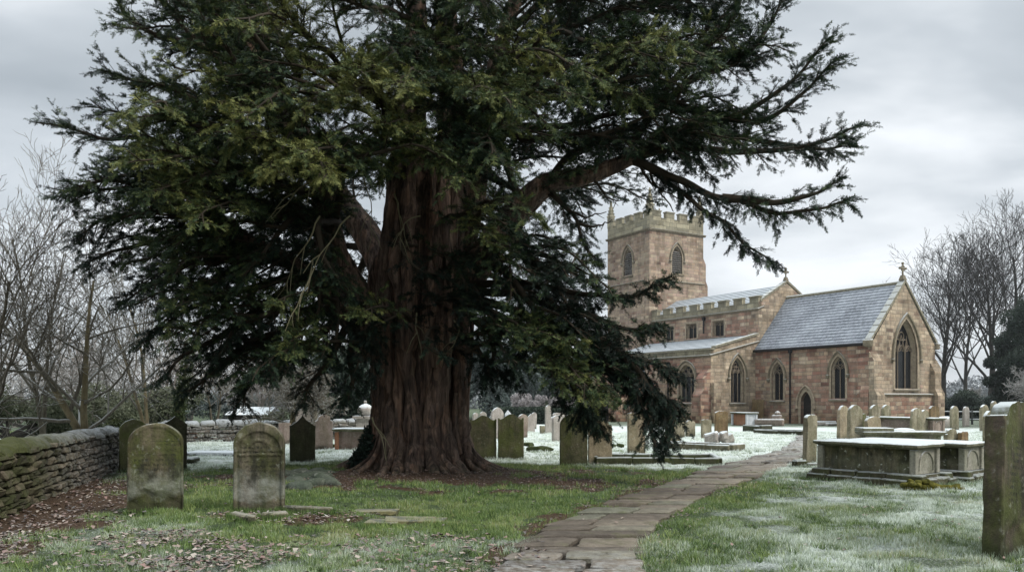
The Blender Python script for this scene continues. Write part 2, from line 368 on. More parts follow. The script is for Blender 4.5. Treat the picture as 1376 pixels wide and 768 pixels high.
XX, YY = np.meshgrid(xs, ys); ZZ = gz(XX, YY); nv = XX.size
idx = np.arange(nv).reshape(XX.shape)
fc = np.stack([idx[:-1,:-1],idx[:-1,1:],idx[1:,1:],idx[1:,:-1]],-1).reshape(-1,4)
t = NT('ground_turf'); fr = t.attr('frost'); lt = t.attr('litter')
gr = t.mix(t.ramp(t.noise(1.3,5,.6),[(.35,0.),(.65,1.)]), (.06,.09,.035), (.11,.15,.06))
gr = t.mix(t.ramp(t.noise(55,3,.7),[(.35,.0),(.6,.85)]), gr, (.022,.032,.016))
frn = t.math('ADD', fr, t.math('MULTIPLY', t.math('SUBTRACT', t.noise(38,5,.75), .5), 1.3), clamp=True)
gr = t.mix(t.math('MULTIPLY', t.ramp(frn,[(.25,0.),(.85,1.)]), .92), gr, (.70,.75,.71))
gr = t.mix(t.math('MULTIPLY', t.ramp(t.noise(5,6,.75),[(.50,0.),(.66,1.)]), .35), gr, (.09,.12,.07))
ltc = t.mix(t.ramp(t.noise(42,5,.8),[(.38,0.),(.62,1.)]), (.026,.018,.011), (.13,.078,.045))
ltn = t.math('ADD', lt, t.math('MULTIPLY', t.math('SUBTRACT', t.noise(6,5,.7), .5), 1.5), clamp=True)
gr = t.mix(t.ramp(ltn,[(.42,0.),(.68,1.)]), gr, ltc)
pm = t.attr('pathm'); gr = t.mix(pm, gr, t.mix(t.ramp(t.noise(20,4,.7),[(.4,0.),(.6,1.)]), (.022,.017,.012), (.055,.042,.028)))
t.bump(t.math('ADD', t.noise(50,5,.8), t.math('MULTIPLY', t.noise(9,4,.7), 1.5)), .9, .05)
M_ground = t.done(gr)
g = np_mesh('ground', np.stack([XX.ravel(),YY.ravel(),ZZ.ravel()],-1), 4, M_ground, None,
    {'frost': frost_f(XX,YY).ravel(), 'litter': litter_f(XX,YY).ravel(), 'pathm': path_mask(XX,YY,.03).ravel()}, True, fc)
tag(g, kind='structure')
# path flags
t = NT('path_stone'); ti = t.attr('tint'); Yw = t.xyz(t.tc.outputs['Object'])[1]
c = t.ramp(ti, [(0,(.085,.070,.055)),(.5,(.150,.125,.095)),(.8,(.20,.17,.13)),(1,(.125,.13,.095))])
c = t.mix(1.0, c, t.ramp(t.noise(5,6,.7),[(.3,.55),(.7,1.3)]), 'MULTIPLY')
c = t.mix(t.ramp(t.noise(2.2,4,.6),[(.55,0.),(.7,.5)]), c, (.09,.10,.035))
c = t.mix(t.ramp(t.noise(40,4,.7),[(.3,.35),(.6,0.)]), c, (.05,.035,.025))
ff = t.math('MULTIPLY', t.ramp(t.math('ABSOLUTE', t.math('SUBTRACT', Yw, 6.9)), [(.0,.0),(1.0,1.0)]), 0.0)
farf = t.math('MULTIPLY', t.math('SUBTRACT', Yw, 17.0), .10, clamp=True); nearf = t.math('MULTIPLY', t.math('SUBTRACT', 8.6, Yw), .7, clamp=True)
frm = t.math('MULTIPLY', t.ramp(t.noise(7,6,.75),[(.42,0.),(.62,1.)]), t.math('MAXIMUM', t.math('MULTIPLY', farf, .8), t.math('MULTIPLY', nearf, .5)))
c = t.mix(frm, c, (.46,.47,.46)); t.bump(t.math('ADD', t.noise(6,6,.7), t.math('MULTIPLY', t.noise(40,4,.7),.4)), .7, .03)
M_path = t.done(c, .75)
mb = MB(); Y = 4.6; k = 0
while Y < pl[-1].y-.5:
    d = rnd(.30,.60)*(1 if Y < 14 else 1.3); d = min(d, .85)
    a0, a1 = float(edge_x(pl,Y)), float(edge_x(pl,Y+d)); b0, b1 = float(edge_x(pr,Y)), float(edge_x(pr,Y+d)); wd = max(b0-a0, .3)
    n = max(1, round(wd*.93/rnd(.38,.85))); cuts = [0]+[(i+rnd(-.3,.3))/n for i in range(1,n)]+[1]; sh = rnd(-.10,.10)
    for i in range(n):
        if random.random() < .02: continue
        g_ = rnd(.012,.034); f0, f1 = cuts[i], cuts[i+1]; j = lambda: rnd(-.04,.04)
        skew = rnd(-.10,.10)
        q = [(a0+wd*f0+g_+sh+j(), Y+g_+j()), (a0+wd*f1-g_+sh+j(), Y+g_+skew+j()), (a1+(b1-a1)*f1-g_+sh+j(), Y+d-g_+skew*.5+j()), (a1+(b1-a1)*f0+g_+sh+j(), Y+d-g_+j())]
        cx_ = sum(p[0] for p in q)/4; cy_ = sum(p[1] for p in q)/4; zt = rnd(.004,.032); mb.tint = random.random()
        # irregular outline with worn rounded edges
        outl = []
        for e_ in range(4):
            A, B = q[e_], q[(e_+1)%4]
            for s_ in (.06,.35,.65,.94):
                outl.append((A[0]+(B[0]-A[0])*s_+rnd(-.01,.01), A[1]+(B[1]-A[1])*s_+rnd(-.01,.01)))
        m = len(outl); vs = [(x_,y_,-.06) for x_,y_ in outl]+[(x_,y_,zt-.014+rnd(-.003,.003)) for x_,y_ in outl]+[(x_+(cx_-x_)*.07,y_+(cy_-y_)*.07,zt+rnd(-.003,.003)) for x_,y_ in outl]+[(cx_,cy_,zt-.003)]
        fs = []
        for r_ in (0,1):
            for z_ in range(m): fs.append((r_*m+z_, r_*m+(z_+1)%m, (r_+1)*m+(z_+1)%m, (r_+1)*m+z_))
        for z_ in range(m): fs.append((2*m+z_, 2*m+(z_+1)%m, 3*m))
        mb.add(vs, fs)
    Y += d; k += 1
tag(mb.build('path', M_path, None, smooth=40), kind='structure')
# ---------------------------------------------------------------- grass blades
def scatter(n, y0, y1, xm=.72):
    Yr = np.sqrt(RNG.uniform(y0*y0, y1*y1, n)); Xr = RNG.uniform(-xm, xm, n)*Yr; return Xr, Yr
def blades(n, y0, y1, h, wd, excl=None):
    X, Y = scatter(n, y0, y1); cl = fbm(X,Y,3.2,21); d = litter_f(X,Y)
    keep = (path_dist(X,Y) > -.02+.06*RNG.random(n)) & (RNG.random(n) > d*1.02) & (RNG.random(n) < .22+1.5*sstep(.32,.62,cl))
    keep |= (path_dist(X,Y) > -.75*np.clip(fbm(X,Y,1.6,66)-.3,0,1)) & (path_dist(X,Y) < .08) & (RNG.random(n) < .5)
    keep &= ~((X < -6.1-(Y-8)*.24) & (Y < 19)) & (((X+1.95)**2+(Y-17.4)**2) > 1.7**2)
    X, Y, cl = X[keep], Y[keep], cl[keep]; n = len(X); Z = gz(X,Y)
    an = RNG.uniform(0, 2*PI, n); hh = h*RNG.uniform(.4,1.25,n)*(.35+1.35*sstep(.35,.72,cl)); le = RNG.normal(0,.5,n)*hh; la = RNG.uniform(0,2*PI,n)
    dx, dy = np.cos(an)*wd/2, np.sin(an)*wd/2
    v = np.zeros((n,3,3)); v[:,0] = np.stack([X-dx,Y-dy,Z-.01],-1); v[:,1] = np.stack([X+dx,Y+dy,Z-.01],-1)
    v[:,2] = np.stack([X+np.cos(la)*le,Y+np.sin(la)*le,Z+hh],-1)
    fr = np.clip(frost_f(X,Y)*(.55+.95*fbm(X,Y,4.5,51))+RNG.normal(0,.16,n),0,1); tn = np.clip(fbm(X,Y,1.1,31)+RNG.normal(0,.22,n),0,1)
    fa = np.repeat(fr,3).reshape(n,3); fa[:,0] *= .25; fa[:,1] *= .25
    return v.reshape(-1,3), fa.ravel(), np.repeat(tn,3)
def tufts(nt_, y0, y1, per, h, wd):
    X, Y = scatter(nt_, y0, y1); keep = (path_dist(X,Y) > .02) & (fbm(X,Y,1.1,91) > .5) & (litter_f(X,Y) < .7) & ~((X < -6.0-(Y-8)*.24) & (Y < 19)) & (((X+1.95)**2+(Y-17.4)**2) > 1.9**2); X, Y = X[keep], Y[keep]; m = len(X)
    r = RNG.uniform(.02,.07,m); X = (X[:,None]+RNG.normal(0,1,(m,per))*r[:,None]).ravel(); Y = (Y[:,None]+RNG.normal(0,1,(m,per))*r[:,None]).ravel(); n = len(X); Z = gz(X,Y)
    hh = np.repeat(h*RNG.uniform(.5,1.2,m),per)*RNG.uniform(.6,1.1,n); an = RNG.uniform(0,2*PI,n); dx, dy = np.cos(an)*wd/2, np.sin(an)*wd/2; la = RNG.uniform(0,2*PI,n); le = hh*RNG.uniform(.2,1.0,n)
    v = np.zeros((n,3,3)); v[:,0] = np.stack([X-dx,Y-dy,Z-.01],-1); v[:,1] = np.stack([X+dx,Y+dy,Z-.01],-1); v[:,2] = np.stack([X+np.cos(la)*le,Y+np.sin(la)*le,Z+hh],-1)
    fr = np.clip(frost_f(X,Y)*np.repeat(RNG.uniform(.1,1.1,m),per),0,1); tn = np.clip(np.repeat(RNG.uniform(0,.75,m),per)+RNG.normal(0,.12,n),0,1); fa = np.repeat(fr,3).reshape(n,3); fa[:,:2] *= .2
    return v.reshape(-1,3), fa.ravel(), np.repeat(tn,3)
parts_ = [tufts(5200, 6.4, 13, 26, .085, .009), tufts(5200, 13, 24, 16, .085, .014), blades(520000,6.4,12.5,.040,.0075), blades(400000,12.5,21,.045,.011), blades(200000,21,38,.055,.022)]
t = NT('grass_blades'); fr = t.attr('frost'); ti = t.attr('tint')
c = t.ramp(ti,[(0.,(.060,.105,.030)),(.5,(.145,.215,.062)),(.85,(.25,.305,.095)),(1.,(.34,.30,.15))])
c = t.mix(t.ramp(fr,[(.12,0.),(.65,1.)]), c, (.78,.83,.77)); M_grass = t.done(c,.7)
gr_o = np_mesh('grass', np.concatenate([p[0] for p in parts_]), 3, M_grass, None, {'frost': np.concatenate([p[1] for p in parts_]), 'tint': np.concatenate([p[2] for p in parts_])})
tag(gr_o, 'short clumpy green grass with white frost on the churchyard lawn', 'grass', kind='stuff')
# ---------------------------------------------------------------- fallen leaves
def leafset(X, Y, s0, s1, tlo, thi, lift=.012):
    n = len(X); Z = gz(X,Y)+lift+RNG.uniform(0,.025,n); s = RNG.uniform(s0,s1,n); a = RNG.uniform(0,2*PI,n)
    base = np.array([[-.5,0,0],[-.12,-.34,.10],[.5,0,.03],[-.12,.34,.10]])[None]*s[:,None,None]
    base[:,:,2] *= RNG.uniform(-1.6,3.2,n)[:,None]
    tl = np.clip(RNG.normal(0,.35,n),-.7,.7); c_, s_ = np.cos(a)[:,None], np.sin(a)[:,None]
    bz = base[:,:,2]+base[:,:,0]*np.tan(tl)[:,None]*.7+np.abs(np.tan(tl))[:,None]*.25*s[:,None]
    v = np.stack([base[:,:,0]*c_-base[:,:,1]*s_+X[:,None], base[:,:,0]*s_+base[:,:,1]*c_+Y[:,None], np.abs(bz)+Z[:,None]],-1)
    return v.reshape(-1,3), np.repeat(RNG.uniform(tlo,thi,n),4)
ls = []
X, Y = scatter(60000, 6.5, 18); wx = -6.2-(Y-8)*.24; m = (X > wx) & (RNG.random(len(X)) < .42*(1-sstep(.6,2.6,X-wx+(fbm(X,Y,1.2,9)-.5)*2.0))*(1-.9*sstep(13,17,Y))); ls.append(leafset(X[m],Y[m],.025,.09,.0,.88))
X, Y = scatter(26000, 6.5, 9.2); m = (X < .5) & (RNG.random(len(X)) < 2.0*(fbm(X,Y,1.8,12,4)**4)*np.clip((1.5-X)/5.,0,1)); ls.append(leafset(X[m],Y[m],.025,.095,.0,.9,.03))
X, Y = scatter(16000, 6.5, 20); m = RNG.random(len(X)) < .11*np.clip(fbm(X,Y,.9,14)*2-.5,0,1); ls.append(leafset(X[m],Y[m],.035,.07,.1,.9,.035))
X, Y = scatter(30000, 7, 16); m = RNG.random(len(X)) < .30*(1-sstep(.1,.5,np.abs(path_dist(X,Y)))); ls.append(leafset(X[m],Y[m],.025,.06,0,.75))
X, Y = scatter(9000, 9.6, 11.6); m = RNG.random(len(X)) < .55*(1-sstep(.7,1.1,np.sqrt(((X+3.0)/1.3)**2+((Y-10.6)/.6)**2))); ls.append(leafset(X[m],Y[m],.04,.08,.0,1.))
X, Y = scatter(90000, 12.5, 19); m = RNG.random(len(X)) < .6*np.clip(litter_f(X,Y)-.3,0,1)*(X > -6.3); ls.append(leafset(X[m],Y[m],.015,.055,0,.7))
m_lf = m_leaf('fallen_leaf',[(0,(.028,.016,.011)),(.3,(.085,.043,.026)),(.5,(.16,.060,.035)),(.66,(.17,.11,.07)),(.8,(.27,.205,.15)),(1,(.36,.32,.28))],.7,.0,.14)
lv = np_mesh('fallen_leaves', np.concatenate([a for a,b in ls]), 4, m_lf, None, {'tint': np.concatenate([b for a,b in ls])})
tag(lv, 'red brown fallen leaves littering the grass and the foot of the dry stone wall', 'fallen leaves', kind='stuff')
# ---------------------------------------------------------------- church
ROT = math.atan2(-.859, .512)           # church local +x points east (towards the camera's right front)
C0 = Vector((20.8, 46.0, 0))
church = empty('church', C0, ROT, 'old pink and buff sandstone parish church with battlemented tower and frosted slate roofs', 'church')
PALS = [(0.174,0.102,0.072),(0.290,0.152,0.109),(0.377,0.210,0.145),(0.435,0.268,0.189),(0.362,0.246,0.174),(0.507,0.362,0.239),(0.435,0.341,0.246),(0.566,0.435,0.290),(0.246,0.189,0.145)]
PALE = [(0.225,0.150,0.105),(0.375,0.270,0.180),(0.465,0.352,0.232),(0.525,0.405,0.262),(0.435,0.338,0.232),(0.570,0.450,0.300),(0.345,0.270,0.188),(0.465,0.315,0.225)]
PALT = [(0.238,0.147,0.112),(0.364,0.259,0.182),(0.420,0.329,0.231),(0.392,0.280,0.217),(0.462,0.378,0.266),(0.350,0.280,0.203)]
M_pink = m_ashlar('sandstone_pink', .44, .235, PALS, grime=.7, mort_w=.025, mul=(.86,.86,.90))
M_buff = m_ashlar('sandstone_buff', .40, .22, PALE, (.24,.21,.16), grime=.9, mort_w=.022, mul=(.84,.85,.92))
M_tow = m_ashlar('sandstone_tower', .45, .24, PALT, (.24,.21,.17), grime=.8, mort_w=.025, mul=(.92,.91,.93))
M_par = m_ashlar('sandstone_parapet', .7, .35, [(.23,.21,.155),(.30,.27,.19),(.34,.30,.21),(.27,.24,.17)], (.15,.14,.10), grime=.8, mort_w=.03)
M_dress = m_plain('dressed_stone', (.29,.235,.17), .9, .35, 5)
M_dressd = m_plain('weathered_moulding', (.16,.135,.095), .9, .4, 5, .5)
M_cop = m_plain('coping_stone', (.21,.19,.14), .9, .35, 6, .55)
M_iron = m_plain('black_iron', (.012,.012,.013), .5, .2, 8)
M_lead = m_plain('lead_and_frost', (.17,.185,.21), .6, .3, 3, .6)
M_trac = m_plain('tracery_stone', (.17,.135,.10), .9, .3, 6)
M_louv = m_plain('louver_slate', (.13,.12,.11), .9, .3, 6)
M_ddoor = m_plain('dark_door_boards', (.018,.014,.012), .7, .4, 9)
t = NT('leaded_glass'); X, Y, Z = t.xyz(t.tc.outputs['Object']); hu = t.math('ADD', X, Y)
d1 = t.math('FRACT', t.math('MULTIPLY', t.math('ADD', hu, Z), 6.0)); d2 = t.math('FRACT', t.math('MULTIPLY', t.math('SUBTRACT', hu, Z), 6.0))
ld = t.math('MAXIMUM', t.math('LESS_THAN', d1, .16), t.math('LESS_THAN', d2, .16))
wn = t.new('ShaderNodeTexWhiteNoise', noise_dimensions='3D'); t.l.new(t.mapv(t.tc.outputs['Object'], (3,3,3)), wn.inputs[0])
t.bump(t.noise(7, 2), .35, .05)
M_glass = t.done(t.mix(ld, (.008,.009,.011), (.026,.027,.028)), .28); t.bs.inputs['Specular IOR Level'].default_value = .22
# slates: courses modelled; colour per slate
t = NT('frosted_slate'); X, Y, Z = t.xyz(t.tc.outputs['Object'])
wn = t.new('ShaderNodeTexWhiteNoise', noise_dimensions='2D'); cv = t.new('ShaderNodeCombineXYZ')
rw = t.attr('tint'); t.l.new(t.math('FLOOR', t.math('ADD', t.math('DIVIDE', X, .32), t.math('MULTIPLY', rw, 31.0))), cv.inputs[0]); t.l.new(t.math('FLOOR', t.math('MULTIPLY', rw, 997.0)), cv.inputs[1]); t.l.new(cv.outputs[0], wn.inputs['Vector'])
c = t.mix(wn.outputs['Value'], (.125,.135,.152), (.185,.197,.22))
c = t.mix(t.math('MULTIPLY', t.ramp(t.noise(6,5,.7),[(.38,0.),(.62,1.)]), .5), c, (.40,.43,.47))
fx_ = t.math('FRACT', t.math('ADD', t.math('DIVIDE', X, .32), t.math('MULTIPLY', rw, 31.0)))
c = t.mix(t.math('LESS_THAN', fx_, .06), c, (.05,.055,.065))
c = t.mix(t.math('MULTIPLY', t.ramp(t.noise(.6,3,.6),[(.4,0.),(.7,1.)]), .3), c, (.50,.53,.57)); M_slate = t.done(c, .6)
def arch_pts(w, zb, za, rise=None, n=9, flat=False):
    """outline of a pointed opening centred on a=0, from bottom left round to bottom right (2D)"""
    hw = w/2
    if flat: return [(-hw,zb),(-hw,za),(hw,za),(hw,zb)]
    h = rise or w*.9; zs = za-h; pts = [(-hw,zb)]
    if h > hw:
        r = (hw*hw+h*h)/(2*hw); c = r-hw; tm = math.acos(c/r)
        Lp = [(c-r*math.cos(tm*i/n), zs+r*math.sin(tm*i/n)) for i in range(n+1)]; pts += Lp+[(-x,z) for x,z in Lp[-2::-1]]
    else:
        pts += [(-hw*math.cos(PI*i/(2*n)), zs+h*math.sin(PI*i/(2*n))) for i in range(2*n+1)]
    pts.append((hw,zb)); return pts
class Wall:
    """a flat wall in church-local space: point = O + U*a + (0,0,z) + N*depth"""
    def __init__(s, O, U, N): s.O = Vector(O); s.U = Vector(U); s.N = Vector(N)
    def p(s, a, z, d=0): return s.O+s.U*a+Vector((0,0,z))+s.N*d
    def face(s, mb, outer, holes=(), d=0, reveal=.32):
        polys = [[Vector((a,z,0)) for a,z in outer]]+[[Vector((a,z,0)) for a,z in h] for h in holes]
        flat = [q for pl_ in polys for q in pl_]; tr = geometry.tessellate_polygon(polys)
        want = s.N
        fs = []
        for a,b,c in tr:
            n = (s.p(*flat[b][:2])-s.p(*flat[a][:2])).cross(s.p(*flat[c][:2])-s.p(*flat[a][:2]))
            if n.length < 1e-9: continue
            fs.append((a,b,c) if n.dot(want) > 0 else (a,c,b))
        mb.add([s.p(q[0],q[1],d) for q in flat], fs)
        for h in holes:
            m = len(h); vs = [s.p(a,z,d) for a,z in h]+[s.p(a,z,d-reveal) for a,z in h]
            mb.add(vs, [(i,(i+1)%m,m+(i+1)%m,m+i) for i in range(m)])
    def curve(s, pts, d): return [s.p(a,z,d) for a,z in pts]
def rib(mb, pts, r, depth=None):
    mb.tube(pts, [r]*len(pts), 4)
def window(wl, a0, w, zb, za, lights, parent, rise=None, flat=False, hood=True, louver=False, big=False, reveal=.32, mat=None, tr=.036, sill=True):
    out = arch_pts(w, zb, za, rise, flat=flat); sh = [(a0+x,z) for x,z in out]
    h = 0 if flat else (rise or w*.9); zs = za-h
    f = MB(); T = tr; dd = -reveal+.12
    for i in range(1, lights):
        a = a0-w/2+w*i/lights; f_top = zs+(h*.25 if not flat else h)
        f.box(0,0,0,0,0,0); f.v = f.v[:-8]; f.t = f.t[:-8]; f.f = f.f[:-6]
        f.tube([wl.p(a,zb,dd), wl.p(a,(zs if not flat else za-.05)+.02,dd)], [T*1.15]*2, 4)
    lw = w/lights
    for i in range(lights):
        c = a0-w/2+lw*(i+.5); ht = lw*.75; z0 = (zs if not flat else za-ht-.05)
        ap = arch_pts(lw-.01, z0, z0+ht, ht, 5)
        f.tube(wl.curve([(c+x,z) for x,z in ap[1:-1]], dd), [T]*(len(ap)-2), 4)
        # cusps
        f.tube([wl.p(c-lw*.36,z0+ht*.35,dd), wl.p(c-lw*.12,z0+ht*.42,dd), wl.p(c-lw*.05,z0+ht*.8,dd)], [T*.7]*3, 4)
        f.tube([wl.p(c+lw*.36,z0+ht*.35,dd), wl.p(c+lw*.12,z0+ht*.42,dd), wl.p(c+lw*.05,z0+ht*.8,dd)], [T*.7]*3, 4)
    def circ(ca, cz, r):
        f.tube([wl.p(ca+r*math.cos(q*PI/6), cz+r*math.sin(q*PI/6), dd) for q in range(13)], [T*.85]*13, 4)
    if not flat and lights == 2: circ(a0, zs+h*.56, w*.15)
    if not flat and lights == 3:
        for sg in (-1,1): circ(a0+sg*lw*.5, zs+lw*.92, w*.105)
        circ(a0, zs+lw*.92+w*.19, w*.115)
        for sg in (-1,1):
            f.tube([wl.p(a0+sg*w/6, zs+lw*.3, dd), wl.p(a0+sg*w*.26, zs+h*.55, dd)], [T*.8]*2, 4)
            f.tube([wl.p(a0+sg*w/6, zs+lw*.3, dd), wl.p(a0, zs+h*.55, dd)], [T*.8]*2, 4)
    wn_ = f.build('window', mat or M_trac, parent)
    # surround band, hood mould, sill
    s = MB(); bw = .14 if not big else .2
    o2 = arch_pts(w+2*bw, zb, za+bw*(1.15 if not flat else 1), (h*(w+2*bw)/w if not flat else None), flat=flat)
    o2 = [(a0+x,z) for x,z in o2]; m = len(sh)
    if len(o2) == m:
        vs = [wl.p(a,z,.018) for a,z in sh]+[wl.p(a,z,.018) for a,z in o2]+[wl.p(a,z,-.02) for a,z in o2]+[wl.p(a,z,-.10) for a,z in sh]
        s.add(vs, [(i,i+1,m+i+1,m+i) for i in range(m-1)]+[(m+i,m+i+1,2*m+i+1,2*m+i) for i in range(m-1)]+[(3*m+i,3*m+i+1,i+1,i) for i in range(m-1)])
        # inner chamfer order
        inn = arch_pts(w-.16, zb, za-.09, (h*(w-.16)/w if not flat else None), flat=flat); inn = [(a0+x,z) for x,z in inn]
        vs = [wl.p(a,z,-.10) for a,z in sh]+[wl.p(a,z,-reveal+.04) for a,z in inn]
        s.add(vs, [(i,i+1,m+i+1,m+i) for i in range(m-1)])
    s.build('surround', M_dress, wn_)
    if hood:
        hb = bw+.07; o3 = arch_pts(w+2*hb, zb, za+hb*1.2, (h*(w+2*hb)/w if not flat else None), flat=flat)
        q = [(a0+x,z) for x,z in o3]
        if flat: q = [(q[0][0], za-.35), q[1], q[2], (q[3][0], za-.35)]
        else: q = [(q[1][0], q[1][1]-.15)]+q[1:-1]+[(q[-2][0], q[-2][1]-.15)]
        hm = MB(); hm.tube(wl.curve(q, .05), [.065 if not big else .085]*len(q), 5)
        for e_ in (0,-1): hm.stone(wl.p(q[e_][0], q[e_][1]-.05, .06), (.2,.2,.2), 0, .1)
        hm.build('hood_mould', M_dressd, wn_, smooth=40)
    if sill:
        sm_ = MB(); vs = [wl.p(a0-w/2-.15,zb-.16,.0), wl.p(a0+w/2+.15,zb-.16,.0), wl.p(a0+w/2+.15,zb-.16,.10), wl.p(a0-w/2-.15,zb-.16,.10),
                     wl.p(a0-w/2-.15,zb+.015,-reveal+.02), wl.p(a0+w/2+.15,zb+.015,-reveal+.02), wl.p(a0+w/2+.15,zb-.07,.10), wl.p(a0-w/2-.15,zb-.07,.10)]
        sm_.add(vs, [(0,3,2,1),(4,5,6,7),(0,1,5,4),(1,2,6,5),(2,3,7,6),(3,0,4,7)]); sm_.build('sill', M_dressd, wn_)
    g_ = MB(); wl.face(g_, sh, (), -reveal+.06)
    if louver:
        g_.build('backing', M_ddoor, wn_)
        L = MB(); z = zb+.12
        while z < za-.3:
            hwz = w/2 if z < zs else w/2*max(.15, 1-((z-zs)/h)**1.6)
            A = [wl.p(a0-hwz,z,-.20), wl.p(a0+hwz,z,-.20), wl.p(a0+hwz,z-.12,-.06), wl.p(a0-hwz,z-.12,-.06)]
            L.add(A+[q+Vector((0,0,.035)) for q in A], [(0,3,2,1),(4,5,6,7),(2,3,7,6),(0,1,5,4)]); z += .17
        L.build('louvers', M_louv, wn_)
    else: g_.build('pane', M_glass, wn_)
    return sh
def strip(mb, p0, p1, w_, h_, N):
    """moulding bar between two points; N outward, w_ projection, h_ height"""
    p0 = Vector(p0); p1 = Vector(p1); N = Vector(N); up = Vector((0,0,1)); i_ = -N*.03
    q = []
    for p in (p0, p1): q += [p+i_, p+N*w_*.55-up*h_*.0+i_*0-up*0, p+N*w_+up*h_*.45, p+N*w_+up*h_*.7, p+up*h_+i_]
    mb.add(q, [(0,1,6,5),(1,2,7,6),(2,3,8,7),(3,4,9,8),(4,0,5,9),(0,4,3,2,1),(5,6,7,8,9)])
# --- chancel
L, W_ = 8.7, 6.2; EV, RD = 4.85, 8.45
S = Wall((0,0,0), (-1,0,0), (0,-1,0)); mb = MB()
wA, wB, wD = (2.27,.98,1.6,4.15), (6.85,.95,1.5,3.95), (4.6,.80,-.05,2.05)
hA = [(wA[0]+x,z) for x,z in arch_pts(wA[1], wA[2], wA[3])]; hB = [(wB[0]+x,z) for x,z in arch_pts(wB[1], wB[2], wB[3])]
hD = [(wD[0]+x,z) for x,z in arch_pts(wD[1], .02, wD[3])]
S.face(mb, [(0,-.3),(0,EV),(L,EV),(L,-.3)], [hA,hB,hD])
mb.box(-L,0,W_-.3,W_,-.3,EV)     # north wall
mb.build('chancel_side_wall', M_pink, church)
E = Wall((0,0,0), (0,1,0), (1,0,0)); mb = MB(); eW = (3.27,2.2,2.2,6.35)
hE = [(eW[0]+x,z) for x,z in arch_pts(eW[1], eW[2], eW[3], 2.1)]
E.face(mb, [(0,-.3),(W_,-.3),(W_,EV),(W_/2,RD),(0,EV)], [hE], reveal=.45)
mb.build('chancel_gable_wall', M_buff, church)
window(S, wA[0], wA[1], wA[2], wA[3], 2, church); window(S, wB[0], wB[1], wB[2], wB[3], 2, church)
window(E, eW[0], eW[1], eW[2], eW[3], 3, church, rise=2.1, big=True, reveal=.45, tr=.042, mat=M_trac)
d = MB(); S.face(d, hD, (), -.26); dr = d.build('door', M_ddoor, church)
for z in (.5, 1.3): d = MB(); d.tube([S.p(wD[0]-.32,z,-.24), S.p(wD[0]+.2,z,-.24)], [.02,.015], 4); d.build('hinge', M_iron, dr)
d = MB(); d.stone(S.p(wD[0]+.26,.95,-.23), (.06,.05,.09)); d.build('handle', M_iron, dr)
d = MB(); oo = arch_pts(.80+.44, .02, 2.05+.28, 1.15); m = len(hD); o2 = [(wD[0]+x,z) for x,z in oo]
d.add([S.p(a,z,.025) for a,z in hD]+[S.p(a,z,.025) for a,z in o2]+[S.p(a,z,-.02) for a,z in o2]+[S.p(a,z,-.12) for a,z in hD], [(i,i+1,m+i+1,m+i) for i in range(m-1)]+[(m+i,m+i+1,2*m+i+1,2*m+i) for i in range(m-1)]+[(3*m+i,3*m+i+1,i+1,i) for i in range(m-1)])
q = [(wD[0]+x,z) for x,z in arch_pts(1.35, .9, 2.42, 1.2)][1:-1]; d.tube(S.curve([(q[0][0],q[0][1]-.15)]+q+[(q[-1][0],q[-1][1]-.15)],.07), [.06]*(len(q)+2), 5)
for e_ in (0,-1): d.stone(S.p(q[e_][0],q[e_][1]-.2,.07),(.2,.2,.2),0)
d.build('door_surround', M_dress, church)
# plinths, strings, quoins and buttresses
mb = MB(); mb.box(0.0,.16,-.16,W_+.1,-.3,1.74); mb.box(-2.8,-.01,-.12,.02,-.3,.55); mb.box(-4.0,-2.8,-.12,.02,-.3,.55); mb.box(-L,-5.2,-.12,.02,-.3,.55)
mb.build('plinth', M_pink, church)
mb = MB(); strip(mb, (.16,-.2,1.74), (.16,W_+.1,1.74), .10, .16, (1,0,0)); mb.box(0,.165,-.16,W_+.1,1.742,1.86)
strip(mb, (.16,-.16,1.74), (-.9,-.16,1.74), .06, .12, (0,-1,0))
mb.build('string_course', M_dressd, church)
def buttress(name, x0, x1, y0, y1, h1, h2, dirn, mat):
    """two-stage buttress; dirn is the outward axis"""
    mb = MB(); dx, dy = dirn; g = .62
    mb.box(x0,x1,y0,y1,-.3,h1)
    u0, u1, v0, v1 = x0, x1, y0, y1
    if dx > 0: u1 = x0+(x1-x0)*g
    if dx < 0: u0 = x1-(x1-x0)*g
    if dy > 0: v1 = y0+(y1-y0)*g
    if dy < 0: v0 = y1-(y1-y0)*g
    sl_ = .42
    def wedge(a0,a1,b0,b1,z,c0,c1,d0,d1,z2):
        mb.add([(a0,b0,z),(a1,b0,z),(a1,b1,z),(a0,b1,z),(c0,d0,z2),(c1,d0,z2),(c1,d1,z2),(c0,d1,z2)],[(4,5,6,7),(0,1,5,4),(1,2,6,5),(2,3,7,6),(3,0,4,7)])
    wedge(x0,x1,y0,y1,h1,u0,u1,v0,v1,h1+sl_)
    mb.box(u0,u1,v0,v1,h1+sl_,h2)
    c0,c1,d0,d1 = u0,u1,v0,v1
    if dx > 0: c1 = x0+.02
    if dx < 0: c0 = x1-.02
    if dy > 0: d1 = y0+.02
    if dy < 0: d0 = y1-.02
    wedge(u0,u1,v0,v1,h2,c0,c1,d0,d1,h2+sl_*1.3)
    return mb.build(name, mat, church)
buttress('buttress', -.75, -.02, -.34, -.001, 1.9, 3.7, (0,-1), M_pink)
buttress('buttress', .001, .55, -.3, .42, 1.75, 3.75, (1,0), M_buff)
buttress('buttress', -.7, .02, W_+.001, W_+1.0, 1.9, 3.5, (0,1), M_buff)
buttress('buttress', .002, .5, W_-.5, W_+.12, 1.75, 3.2, (1,0), M_buff)
buttress('buttress', -9.5, -8.69, -5.0, -4.1, 1.8, 2.9, (0,-1), M_pink)
